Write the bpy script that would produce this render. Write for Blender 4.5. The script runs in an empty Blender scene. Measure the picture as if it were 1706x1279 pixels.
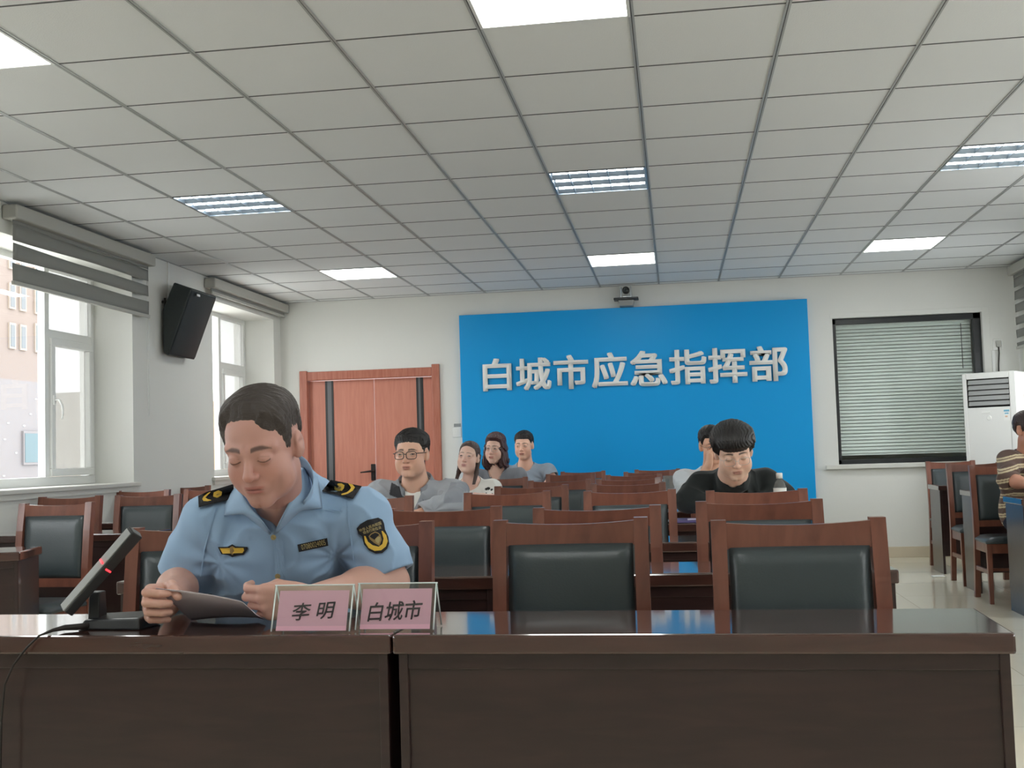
import bpy, bmesh, math, random
import numpy as np
from mathutils import Vector, Matrix
from mathutils.bvhtree import BVHTree
SC = bpy.context.scene
COL = SC.collection
rng = np.random.default_rng(7)
random.seed(7)

# ---------------------------------------------------------------- camera
HC = 1.13                                   # lens height above the floor
FPX, YAW, PITCH, ROLL = 1906.18, -0.1402, 0.061, -0.0306
_f = np.array([math.sin(YAW)*math.cos(PITCH), math.cos(YAW)*math.cos(PITCH), math.sin(PITCH)])
_r = np.array([math.cos(YAW), -math.sin(YAW), 0.0])
_u = np.cross(_r, _f)
R2 = math.cos(ROLL)*_r + math.sin(ROLL)*_u
U2 = -math.sin(ROLL)*_r + math.cos(ROLL)*_u
CAMM = np.array([R2, U2, _f])
cam = bpy.data.cameras.new('camera')
cam.sensor_width = 36.0
cam.lens = FPX/1706*36.0
cam.clip_start = 0.02
cam.clip_end = 400
camo = bpy.data.objects.new('camera', cam)
COL.objects.link(camo)
camo.matrix_world = Matrix(((R2[0], U2[0], -_f[0], 0), (R2[1], U2[1], -_f[1], 0), (R2[2], U2[2], -_f[2], HC), (0, 0, 0, 1)))
SC.camera = camo

def ray(x, y):
    v = CAMM.T @ np.array([(x-853)/FPX, (639.5-y)/FPX, 1.0])
    return v
def at(x, y, Y):
    "point of the room seen at pixel x,y of the photograph, at depth Y"
    v = ray(x, y); v = v*(Y/v[1]); return Vector((v[0], v[1], v[2]+HC))
def atx(x, y, X):
    v = ray(x, y); v = v*(X/v[0]); return Vector((v[0], v[1], v[2]+HC))
def atz(x, y, Z):
    v = ray(x, y); v = v*((Z-HC)/v[2]); return Vector((v[0], v[1], v[2]+HC))

# ---------------------------------------------------------------- light
SC.view_settings.view_transform = 'Standard'
SC.view_settings.look = 'None'
SC.view_settings.gamma = 1
SC.view_settings.use_curve_mapping = False
SC.view_settings.exposure = 0.58
SKY = 5.0          # overcast sky
LED = 9.0          # lit ceiling panels
TUBE = 9.0        # fluorescent tubes
world = bpy.data.worlds.new('overcast_sky'); SC.world = world
world.use_nodes = True
_bg = world.node_tree.nodes['Background']
_bg.inputs[0].default_value = (0.93, 0.97, 1.0, 1); _bg.inputs[1].default_value = SKY
try:
    SC.cycles.use_denoising = True
    SC.cycles.max_bounces = 10; SC.cycles.diffuse_bounces = 6; SC.cycles.glossy_bounces = 4
    SC.cycles.transmission_bounces = 6; SC.cycles.transparent_max_bounces = 12
    SC.cycles.sample_clamp_indirect = 8.0
except Exception:
    pass
# daylight comes in through the window openings: sampling portals in them
WIN_L = [(0.45, 2.06), (3.60, 5.21), (6.52, 8.36), (9.92, 11.54)]      # Y ranges, left wall
WIN_R = [(0.20, 1.85), (3.35, 5.00), (6.50, 8.15), (9.75, 11.42)]      # right wall
WZ0, WZ1 = 1.0, 2.62
XL, XR, YB, YF, ZC = -4.15, 3.36, 11.75, -2.2, 2.82
for i, (wins, x, s) in enumerate(((WIN_L, XL-0.46, 1), (WIN_R, XR+0.46, -1))):
    for (a, b) in wins:
        L = bpy.data.lights.new('window_daylight', 'AREA'); L.shape = 'RECTANGLE'
        L.size = WZ1-WZ0; L.size_y = b-a
        L.cycles.is_portal = True
        o = bpy.data.objects.new('window_daylight', L); COL.objects.link(o)
        o.location = (x, (a+b)/2, (WZ0+WZ1)/2); o.rotation_euler = (0, -s*math.pi/2, 0)

# ---------------------------------------------------------------- materials
def s2l(c):
    c = np.asarray(c, float)/255.0
    return np.where(c <= 0.04045, c/12.92, ((c+0.055)/1.055)**2.4)
def mat(name, rgb, rough=0.5, spec=0.5, metal=0.0, emit=None, noise=None, bump=None, alpha=None, coat=0.0, sheen=0.0, sss=0.0, trans=0.0, wood=None, vcol=False):
    m = bpy.data.materials.new(name); m.use_nodes = True
    nt = m.node_tree; b = nt.nodes['Principled BSDF']
    c = tuple(s2l(rgb))+(1,)
    b.inputs['Base Color'].default_value = c
    b.inputs['Roughness'].default_value = rough
    b.inputs['Specular IOR Level'].default_value = spec
    b.inputs['Metallic'].default_value = metal
    b.inputs['Coat Weight'].default_value = coat
    b.inputs['Coat Roughness'].default_value = 0.06
    if sheen: b.inputs['Sheen Weight'].default_value = sheen
    if trans: b.inputs['Transmission Weight'].default_value = trans; b.inputs['IOR'].default_value = 1.33
    if sss:
        b.inputs['Subsurface Weight'].default_value = sss
        b.inputs['Subsurface Radius'].default_value = (0.9, 0.35, 0.2); b.inputs['Subsurface Scale'].default_value = 0.006
    if emit:
        b.inputs['Emission Color'].default_value = tuple(s2l(emit[0]))+(1,); b.inputs['Emission Strength'].default_value = emit[1]
    src = None
    if vcol:
        a = nt.nodes.new('ShaderNodeAttribute'); a.attribute_name = 'tint'; src = a.outputs['Color']
    tc = nt.nodes.new('ShaderNodeTexCoord')
    if wood:                                   # (scale xyz, darker rgb, amount)
        mp = nt.nodes.new('ShaderNodeMapping'); mp.inputs['Scale'].default_value = wood[0]
        n = nt.nodes.new('ShaderNodeTexNoise'); n.inputs['Scale'].default_value = 6; n.inputs['Detail'].default_value = 5; n.inputs['Distortion'].default_value = 0.6
        r = nt.nodes.new('ShaderNodeValToRGB'); r.color_ramp.elements[0].position = 0.35; r.color_ramp.elements[1].position = 0.68
        r.color_ramp.elements[0].color = tuple(s2l(wood[1]))+(1,); r.color_ramp.elements[1].color = c
        nt.links.new(tc.outputs['Object'], mp.inputs[0]); nt.links.new(mp.outputs[0], n.inputs['Vector']); nt.links.new(n.outputs['Fac'], r.inputs[0])
        src = r.outputs[0]
    if noise:                                  # (scale, amount): soft mottling of the colour
        n = nt.nodes.new('ShaderNodeTexNoise'); n.inputs['Scale'].default_value = noise[0]; n.inputs['Detail'].default_value = 4
        nt.links.new(tc.outputs['Object'], n.inputs['Vector'])
        mr = nt.nodes.new('ShaderNodeMapRange'); mr.inputs[3].default_value = 1-noise[1]; mr.inputs[4].default_value = 1+noise[1]
        nt.links.new(n.outputs['Fac'], mr.inputs[0])
        mx = nt.nodes.new('ShaderNodeMix'); mx.data_type = 'RGBA'; mx.blend_type = 'MULTIPLY'; mx.inputs[0].default_value = 1
        if src: nt.links.new(src, mx.inputs[6])
        else: mx.inputs[6].default_value = c
        nt.links.new(mr.outputs[0], mx.inputs[7]); src = mx.outputs[2]
    if src: nt.links.new(src, b.inputs['Base Color'])
    if bump:                                   # (scale, strength[, stretch])
        n = nt.nodes.new('ShaderNodeTexNoise'); n.inputs['Scale'].default_value = bump[0]; n.inputs['Detail'].default_value = 3
        if len(bump) > 2:
            mp = nt.nodes.new('ShaderNodeMapping'); mp.inputs['Scale'].default_value = bump[2]
            nt.links.new(tc.outputs['Object'], mp.inputs[0]); nt.links.new(mp.outputs[0], n.inputs['Vector'])
        else: nt.links.new(tc.outputs['Object'], n.inputs['Vector'])
        bp = nt.nodes.new('ShaderNodeBump'); bp.inputs['Strength'].default_value = bump[1]; bp.inputs['Distance'].default_value = 0.01
        nt.links.new(n.outputs['Fac'], bp.inputs['Height']); nt.links.new(bp.outputs[0], b.inputs['Normal'])
    return m
def glassmat(name, tint=(255, 255, 255), gloss=0.08, rough=0.0, haze=0.0):
    m = bpy.data.materials.new(name); m.use_nodes = True; nt = m.node_tree
    for n in list(nt.nodes):
        if n.type == 'BSDF_PRINCIPLED': nt.nodes.remove(n)
    out = [n for n in nt.nodes if n.type == 'OUTPUT_MATERIAL'][0]
    t = nt.nodes.new('ShaderNodeBsdfTransparent'); t.inputs[0].default_value = tuple(s2l(tint))+(1,)
    g = nt.nodes.new('ShaderNodeBsdfGlossy'); g.inputs['Roughness'].default_value = rough
    lw = nt.nodes.new('ShaderNodeLayerWeight'); lw.inputs[0].default_value = .5
    pw = nt.nodes.new('ShaderNodeMath'); pw.operation = 'POWER'; pw.inputs[1].default_value = 5
    ml = nt.nodes.new('ShaderNodeMath'); ml.operation = 'MULTIPLY_ADD'; ml.inputs[1].default_value = .9; ml.inputs[2].default_value = .025
    nt.links.new(lw.outputs['Facing'], pw.inputs[0]); nt.links.new(pw.outputs[0], ml.inputs[0])
    mx = nt.nodes.new('ShaderNodeMixShader')
    nt.links.new(ml.outputs[0], mx.inputs[0]); nt.links.new(t.outputs[0], mx.inputs[1]); nt.links.new(g.outputs[0], mx.inputs[2])
    last = mx
    if haze:
        d = nt.nodes.new('ShaderNodeBsdfDiffuse'); d.inputs[0].default_value = (.62, .61, .58, 1)
        tl = nt.nodes.new('ShaderNodeBsdfTranslucent'); tl.inputs[0].default_value = (.35, .345, .33, 1)
        ad = nt.nodes.new('ShaderNodeMixShader'); ad.inputs[0].default_value = .5
        nt.links.new(d.outputs[0], ad.inputs[1]); nt.links.new(tl.outputs[0], ad.inputs[2])
        m2 = nt.nodes.new('ShaderNodeMixShader'); m2.inputs[0].default_value = haze
        nt.links.new(mx.outputs[0], m2.inputs[1]); nt.links.new(ad.outputs[0], m2.inputs[2]); last = m2
    nt.links.new(last.outputs[0], out.inputs[0])
    return m

M = {}
M['wall'] = mat('wall_paint', (222, 222, 217), 0.75, 0.3, noise=(1.2, .015), bump=(60, .04))
M['ceil'] = mat('ceiling_tile', (224, 226, 226), 0.9, 0.2, noise=(3, .015), bump=(160, .12))
M['tee'] = mat('ceiling_tee', (168, 170, 170), 0.4, 0.5)
M['teegap'] = mat('ceiling_tee_groove', (96, 96, 96), 0.6, 0.3)
M['pvc'] = mat('white_upvc', (228, 229, 226), 0.35, 0.5)
M['sill'] = mat('sill_stone', (214, 213, 206), 0.35, 0.5, noise=(8, .02))
M['blind'] = mat('blind_fabric', (140, 140, 136), 0.85, 0.2, bump=(300, .1))
M['cass'] = mat('blind_cassette', (176, 175, 168), 0.5, 0.4, bump=(250, .05))
M['wood'] = mat('chair_wood', (136, 85, 68), 0.30, 0.5, wood=((3, 3, .8), (114, 69, 56), 1), coat=0.25)
M['leather'] = mat('chair_leather', (60, 69, 72), 0.33, 0.6, bump=(180, .06), noise=(6, .06))
M['table'] = mat('table_wood', (56, 38, 36), 0.28, 0.5, wood=((.8, 5, 5), (46, 31, 30), 1), coat=0.3)
M['tabletop'] = mat('table_top', (76, 49, 43), 0.12, 0.6, wood=((.8, 5, 5), (65, 42, 37), 1), coat=1.0)
M['door'] = mat('door_wood', (202, 134, 114), 0.42, 0.4, wood=((6, 6, .5), (193, 124, 104), 1))
M['doorframe'] = mat('door_frame_wood', (184, 118, 98), 0.4, 0.4, wood=((6, 6, .6), (168, 98, 78), 1))
M['doorstripe'] = mat('door_inlay', (98, 98, 100), 0.35, 0.5, metal=.3)
M['black'] = mat('black_plastic', (34, 36, 38), 0.35, 0.5)
M['blackmatt'] = mat('black_matt', (42, 48, 48), 0.55, 0.4, bump=(120, .1))
M['dark'] = mat('dark_gap', (28, 26, 25), 0.8, 0.2)
M['blackmetal'] = mat('black_metal', (52, 48, 46), 0.4, 0.5, metal=.6)
M['steel'] = mat('brushed_steel', (176, 178, 180), 0.3, 0.5, metal=1)
M['alu'] = mat('lamp_reflector', (150, 162, 172), 0.35, 0.5, metal=.6)
M['blue'] = mat('blue_panel', (16, 156, 224), 0.40, 0.25, noise=(.5, .01))
M['white'] = mat('white_letters', (238, 238, 234), 0.45, 0.4)
M['whiteplastic'] = mat('white_plastic', (232, 232, 228), 0.3, 0.5)
M['base'] = mat('baseboard_tile', (206, 194, 172), 0.25, 0.5, noise=(4, .03))
M['led'] = mat('led_diffuser', (240, 250, 245), 0.5, 0.3, emit=((250, 253, 251), LED))
M['tube'] = mat('fluorescent_tube', (245, 250, 250), 0.5, 0.3, emit=((246, 252, 255), TUBE))
M['glass'] = glassmat('window_glass')
M['screen'] = glassmat('insect_screen_pane', haze=.72)
M['boothglass'] = glassmat('booth_glass', (250, 253, 251))
M['acrylic'] = glassmat('clear_acrylic', (246, 250, 248), haze=.05)
M['slat'] = mat('mini_blind_slat', (228, 234, 230), 0.45, 0.4)
M['pink'] = mat('pink_paper', (240, 178, 200), 0.6, 0.3)
M['ink'] = mat('black_ink', (40, 22, 30), 0.6, 0.3)
M['paper'] = mat('white_paper', (214, 205, 214), 0.7, 0.2)
M['redled'] = mat('red_indicator', (255, 60, 60), 0.4, 0.5, emit=((255, 40, 50), 2.5))
M['grey'] = mat('grey_plastic', (150, 152, 150), 0.4, 0.5)
M['cable'] = mat('cable_rubber', (46, 42, 40), 0.5, 0.3)
# floor: large polished cream tiles with fine joints
def floormat():
    m = mat('floor_tiles', (222, 214, 194), 0.07, 0.5)
    nt = m.node_tree; b = nt.nodes['Principled BSDF']
    tc = nt.nodes.new('ShaderNodeTexCoord')
    br = nt.nodes.new('ShaderNodeTexBrick'); br.offset = 0.0; br.inputs['Scale'].default_value = 1.25
    br.inputs['Mortar Size'].default_value = .0025; br.inputs['Brick Width'].default_value = 1.0; br.inputs['Row Height'].default_value = 1.0
    br.inputs['Color1'].default_value = tuple(s2l((222, 214, 194)))+(1,); br.inputs['Color2'].default_value = tuple(s2l((227, 220, 201)))+(1,)
    br.inputs['Mortar'].default_value = tuple(s2l((176, 168, 148)))+(1,)
    nt.links.new(tc.outputs['Object'], br.inputs['Vector']); nt.links.new(br.outputs[0], b.inputs['Base Color'])
    return m
M['floor'] = floormat()

# ---------------------------------------------------------------- object helpers
def tag(o, label=None, cat=None, group=None, kind=None):
    if label: o['label'] = label
    if cat: o['category'] = cat
    if group: o['group'] = group
    if kind: o['kind'] = kind
    return o
def empty(name, loc=(0, 0, 0), rz=0.0):
    o = bpy.data.objects.new(name, None); COL.objects.link(o)
    o.empty_display_size = .1
    o.location = loc; o.rotation_euler = (0, 0, rz); return o
class MB:
    "collects shapes into one mesh"
    def __init__(s): s.bm = bmesh.new(); s.mi = 0
    def _f(s, vs):
        f = s.bm.faces.new(vs); f.material_index = s.mi; return f
    def box(s, x0, x1, y0, y1, z0, z1, bev=0.0, seg=2, M4=None):
        b = bmesh.new() if bev else s.bm
        vs = [b.verts.new(p) for p in ((x0, y0, z0), (x1, y0, z0), (x1, y1, z0), (x0, y1, z0), (x0, y0, z1), (x1, y0, z1), (x1, y1, z1), (x0, y1, z1))]
        fs = [b.faces.new([vs[i] for i in q]) for q in ((3, 2, 1, 0), (4, 5, 6, 7), (0, 1, 5, 4), (1, 2, 6, 5), (2, 3, 7, 6), (3, 0, 4, 7))]
        for f in fs: f.material_index = s.mi
        if bev:
            bmesh.ops.bevel(b, geom=list(b.edges), offset=bev, segments=seg, profile=.5, affect='EDGES')
            if M4: bmesh.ops.transform(b, matrix=M4, verts=b.verts)
            s._merge(b)
        elif M4: bmesh.ops.transform(b, matrix=M4, verts=vs)
        return s
    def _merge(s, b):
        mp = {}
        for v in b.verts: mp[v] = s.bm.verts.new(v.co)
        for f in b.faces:
            g = s.bm.faces.new([mp[v] for v in f.verts]); g.material_index = s.mi; g.smooth = f.smooth
        b.free()
    def prism(s, pts, axis, a, b, bev=0.0):
        "extrude a 2d outline along axis: x:(y,z) y:(x,z) z:(x,y)"
        t = bmesh.new()
        def P(p, q): return {'x': (q, p[0], p[1]), 'y': (p[0], q, p[1]), 'z': (p[0], p[1], q)}[axis]
        lo = [t.verts.new(P(p, a)) for p in pts]; hi = [t.verts.new(P(p, b)) for p in pts]
        n = len(pts)
        for f in [lo[::-1], hi]+[[lo[i], lo[(i+1) % n], hi[(i+1) % n], hi[i]] for i in range(n)]:
            t.faces.new(f).material_index = s.mi
        bmesh.ops.recalc_face_normals(t, faces=t.faces)
        if bev: bmesh.ops.bevel(t, geom=list(t.edges), offset=bev, segments=2, profile=.5, affect='EDGES')
        s._merge(t); return s
    def hull8(s, lo, hi, bev=0.0):
        "lo and hi: 4 points each"
        t = bmesh.new()
        a = [t.verts.new(p) for p in lo]; b = [t.verts.new(p) for p in hi]
        for f in [a[::-1], b]+[[a[i], a[(i+1) % 4], b[(i+1) % 4], b[i]] for i in range(4)]:
            t.faces.new(f).material_index = s.mi
        bmesh.ops.recalc_face_normals(t, faces=t.faces)
        if bev: bmesh.ops.bevel(t, geom=list(t.edges), offset=bev, segments=2, profile=.5, affect='EDGES')
        s._merge(t); return s
    def tube(s, pts, r, n=10, cap=True, closed=False):
        pts = [Vector(p) for p in pts]; rings = []
        rs = r if isinstance(r, (list, tuple)) else [r]*len(pts)
        up = Vector((0, 0, 1)); prev = None
        for i, p in enumerate(pts):
            if closed: d = pts[(i+1) % len(pts)]-pts[i-1]
            else: d = pts[min(i+1, len(pts)-1)]-pts[max(i-1, 0)]
            d.normalize()
            if prev is None:
                a = d.cross(up)
                if a.length < 1e-3: a = d.cross(Vector((0, 1, 0)))
            else: a = prev-d*prev.dot(d)
            a.normalize(); prev = a; b = d.cross(a)
            rings.append([s.bm.verts.new(p+(a*math.cos(t)+b*math.sin(t))*rs[i]) for t in [2*math.pi*k/n for k in range(n)]])
        m = len(rings)
        for i in range(m if closed else m-1):
            for k in range(n):
                f = s._f([rings[i][k], rings[i][(k+1) % n], rings[(i+1) % m][(k+1) % n], rings[(i+1) % m][k]]); f.smooth = True
        if cap and not closed: s._f(rings[0][::-1]); s._f(rings[-1])
        return s
    def lathe(s, prof, n=24, c=(0, 0, 0), axis='z', cap=True):
        rings = []
        for r, h in prof:
            ring = []
            for k in range(n):
                t = 2*math.pi*k/n; a, b = r*math.cos(t), r*math.sin(t)
                p = {'z': (a, b, h), 'y': (a, h, b), 'x': (h, a, b)}[axis]
                ring.append(s.bm.verts.new((p[0]+c[0], p[1]+c[1], p[2]+c[2])))
            rings.append(ring)
        for i in range(len(rings)-1):
            for k in range(n):
                f = s._f([rings[i][k], rings[i][(k+1) % n], rings[i+1][(k+1) % n], rings[i+1][k]]); f.smooth = True
        if cap: s._f(rings[0][::-1]); s._f(rings[-1])
        return s
    def grid(s, fn, nu, nv, smooth=True):
        vs = [[s.bm.verts.new(fn(i/nu, j/nv)) for j in range(nv+1)] for i in range(nu+1)]
        for i in range(nu):
            for j in range(nv):
                f = s._f([vs[i][j], vs[i+1][j], vs[i+1][j+1], vs[i][j+1]]); f.smooth = smooth
        return s
    def quad(s, a, b, c, d): s._f([s.bm.verts.new(p) for p in (a, b, c, d)]); return s
    def build(s, name, mats, parent=None, fixn=True):
        if fixn: bmesh.ops.recalc_face_normals(s.bm, faces=s.bm.faces)
        me = bpy.data.meshes.new(name); s.bm.to_mesh(me); s.bm.free()
        for m in (mats if isinstance(mats, (list, tuple)) else [mats]): me.materials.append(m)
        o = bpy.data.objects.new(name, me); COL.objects.link(o)
        if parent: o.parent = parent
        return o
def mesh_np(name, V, F, m, parent=None, smooth=True, tint=None):
    me = bpy.data.meshes.new(name)
    V = np.asarray(V, np.float32); F = np.asarray(F, np.int32)
    me.vertices.add(len(V)); me.vertices.foreach_set('co', V.ravel())
    k = F.shape[1]
    me.loops.add(F.size); me.loops.foreach_set('vertex_index', F.ravel())
    me.polygons.add(len(F)); me.polygons.foreach_set('loop_start', np.arange(0, F.size, k, dtype=np.int32))
    try: me.polygons.foreach_set('loop_total', np.full(len(F), k, np.int32))
    except Exception: pass
    me.update(calc_edges=True)
    me.polygons.foreach_set('use_smooth', np.full(len(F), smooth))
    if tint is not None:
        a = me.color_attributes.new('tint', 'FLOAT_COLOR', 'POINT')
        c = np.ones((len(V), 4), np.float32); c[:, :3] = tint
        a.data.foreach_set('color', c.ravel())
    me.materials.append(m); me.validate()
    o = bpy.data.objects.new(name, me); COL.objects.link(o)
    if parent: o.parent = parent
    return o
def copy_tree(o, parent=None):
    c = o.copy(); COL.objects.link(c)
    if parent: c.parent = parent; c.matrix_parent_inverse = o.matrix_parent_inverse.copy()
    for ch in list(o.children): copy_tree(ch, c)
    return c
def text_mesh(body, size=1.0, offset=0.0, extrude=0.0, res=4, shear=0.0):
    cu = bpy.data.curves.new('lettering', 'FONT'); cu.body = body; cu.size = size; cu.offset = offset; cu.extrude = extrude; cu.resolution_u = res; cu.shear = shear
    cu.align_x = 'CENTER'; cu.align_y = 'CENTER'
    o = bpy.data.objects.new('lettering', cu); COL.objects.link(o)
    bpy.context.view_layer.update()
    me = bpy.data.meshes.new_from_object(o.evaluated_get(bpy.context.evaluated_depsgraph_get()))
    bpy.data.objects.remove(o); bpy.data.curves.remove(cu)
    return me
# ================================================================= the room
def struct(o): o['kind'] = 'structure'; return o
# floor
b = MB(); b.box(XL-.5, XR+.5, YF-.3, YB+.4, -.12, 0); struct(b.build('floor', M['floor']))
# left wall with four deep window openings
def side_wall(name, x0, x1, wins):
    b = MB(); ys = [YF-.2]+[v for w in wins for v in w]+[YB+.2]
    for i in range(0, len(ys), 2): b.box(x0, x1, ys[i], ys[i+1], 0, ZC+.12)
    for (a, c) in wins:
        b.box(x0, x1, a, c, 0, WZ0); b.box(x0, x1, a, c, WZ1, ZC+.12)
    return struct(b.build(name, M['wall']))
side_wall('wall_left', XL-.44, XL, WIN_L)
side_wall('wall_right', XR, XR+.44, WIN_R)
# back wall with the booth window and the door opening
BX0, BX1, BZ0, BZ1 = 1.60, 3.03, 0.925, 2.385
DX0, DX1, DZ1 = -3.94, -2.42, 2.065
b = MB()
for (x0, x1, z0, z1) in ((XL, DX0, 0, ZC), (DX0, DX1, DZ1, ZC), (DX1, BX0, 0, ZC), (BX0, BX1, 0, BZ0), (BX0, BX1, BZ1, ZC), (BX1, XR, 0, ZC)):
    b.box(x0, x1, YB, YB+.2, z0, z1)
struct(b.build('wall_back', M['wall']))
b = MB(); b.box(XL, XR, YF-.2, YF, 0, ZC); struct(b.build('wall_front', M['wall']))
# small observation room behind the booth window
b = MB(); b.box(BX0-.5, BX1+.5, YB+1.4, YB+1.5, 0, ZC); b.box(BX0-.6, BX0-.5, YB+.2, YB+1.5, 0, ZC); b.box(BX1+.5, BX1+.6, YB+.2, YB+1.5, 0, ZC)
b.box(BX0-.6, BX1+.6, YB+.2, YB+1.5, ZC, ZC+.1); b.box(BX0-.6, BX1+.6, YB+.2, YB+1.5, -.1, 0)
struct(b.build('wall_booth', M['wall']))
# baseboards
b = MB(); b.box(XL+.014, DX0, YB-.014, YB, 0, .105, bev=.003); struct(b.build('baseboard_back', M['base']))
b = MB(); b.box(DX1, XR-.014, YB-.014, YB, 0, .105, bev=.003); struct(b.build('baseboard_back_right', M['base']))
b = MB(); b.box(XL, XL+.014, YF, YB, 0, .105, bev=.003); struct(b.build('baseboard_left', M['base']))
b = MB(); b.box(XR-.014, XR, YF, YB, 0, .105, bev=.003); struct(b.build('baseboard_right', M['base']))

# ceiling of 600 mm tiles on a T-grid, with openings for the lamps
GX0, GY0, G = -0.706, 4.376+.02, 0.6
lamp_cells = {}
for i in (-4, 0, 4):
    for j, k in ((-6, 'led'), (-1, 'led'), (4, 'tube'), (9, 'led')):  # first row: unseen panels added behind the camera for more front light
        lamp_cells[(i, j)] = k
b = MB()
i0, i1 = math.floor((XL-GX0)/G)-0, math.ceil((XR-GX0)/G)
j0, j1 = math.floor((YF-GY0)/G), math.ceil((YB-GY0)/G)
for i in range(i0, i1):
    for j in range(j0, j1):
        if (i, j) in lamp_cells: continue
        x0, x1 = max(GX0+i*G, XL), min(GX0+(i+1)*G, XR); y0, y1 = max(GY0+j*G, YF), min(GY0+(j+1)*G, YB)
        if x1-x0 < .005 or y1-y0 < .005: continue
        b.box(x0, x1, y0, y1, ZC, ZC+.015)
b.mi = 1
for i in range(i0+1, i1):
    x = GX0+i*G
    for s in (-1, 1): b.box(x+s*.0065-.0045, x+s*.0065+.0045, YF, YB, ZC-.004, ZC)
    b.mi = 2; b.box(x-.002, x+.002, YF, YB, ZC-.0015, ZC); b.mi = 1
b.mi = 2
for j in range(j0+1, j1):
    y = GY0+j*G; b.box(XL, XR, y-.0035, y+.0035, ZC-.0025, ZC)
b.mi = 1
b.box(XL, XL+.018, YF, YB, ZC-.003, ZC); b.box(XR-.018, XR, YF, YB, ZC-.003, ZC); b.box(XL, XR, YB-.018, YB, ZC-.003, ZC)
struct(b.build('ceiling', [M['ceil'], M['tee'], M['teegap']]))
b = MB(); b.box(XL-.2, XR+.2, YF-.2, YB+.2, ZC+.13, ZC+.2); struct(b.build('ceiling_slab', M['wall']))
led_lab = {(-4, -1): 'square lit ceiling panel cut off by the left edge of the photo', (0, -1): 'large lit ceiling panel at the top centre, nearest the camera',
           (4, -1): 'lit ceiling panel above the near right of the room', (-4, 9): 'lit ceiling panel far left, above the wooden door', (0, 9): 'lit ceiling panel above the camera on the blue sign',
           (4, 9): 'lit ceiling panel far right, above the black framed window'}
tube_lab = {-4: 'louvred three tube ceiling lamp on the left', 0: 'louvred three tube ceiling lamp in the middle of the ceiling', 4: 'louvred three tube ceiling lamp at the right edge'}
for (i, j), k in lamp_cells.items():
    x0, y0 = GX0+i*G, GY0+j*G
    t = empty('ceiling_light', (x0+G/2, y0+G/2, ZC)); h = G/2-.004
    if k == 'led':
        tag(t, led_lab.get((i, j), 'unseen ceiling panel added behind the camera for front light, %s of three' % {-4: 'left', 0: 'middle', 4: 'right'}[i]), 'ceiling light', 'ceiling lights')
        b = MB()
        for (a, c, d, e) in ((-h, h, -h, -h+.012), (-h, h, h-.012, h), (-h, -h+.012, -h+.012, h-.012), (h-.012, h, -h+.012, h-.012)): b.box(a, c, d, e, -.006, .03)
        b.build('frame', M['pvc'], t)
        b = MB(); b.box(-h+.012, h-.012, -h+.012, h-.012, -.002, .02); b.build('diffuser', M['led'], t)
    else:
        tag(t, tube_lab[i], 'ceiling light', 'ceiling lights')
        b = MB()
        b.box(-h, h, -h, h, .085, .095)
        for (a, c, d, e) in ((-h, h, -h, -h+.008), (-h, h, h-.008, h), (-h, -h+.008, -h, h), (h-.008, h, -h, h)): b.box(a, c, d, e, -.005, .09)
        b.build('housing', M['alu'], t)
        b = MB()
        for n in range(4):
            y = -h+.006+n*(2*h-.012)/3
            for s in (-1, 1):
                b.hull8(((-h, y, .0), (h, y, .0), (h, y+s*.002, .0), (-h, y+s*.002, .0)), ((-h, y+s*.075, .08), (h, y+s*.075, .08), (h, y+s*.078, .08), (-h, y+s*.078, .08)))
        for n in range(1, 5):
            x = -h+n*2*h/5; b.box(x-.003, x+.003, -h+.01, h-.01, -.001, .038)
        b.build('louver', M['alu'], t)
        for n in range(3):
            y = -h+.1+n*(h-.1)
            b = MB(); b.tube([(-h+.02, y, .024), (h-.02, y, .024)], .015, 10); b.build('tube', M['tube'], t)

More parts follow.
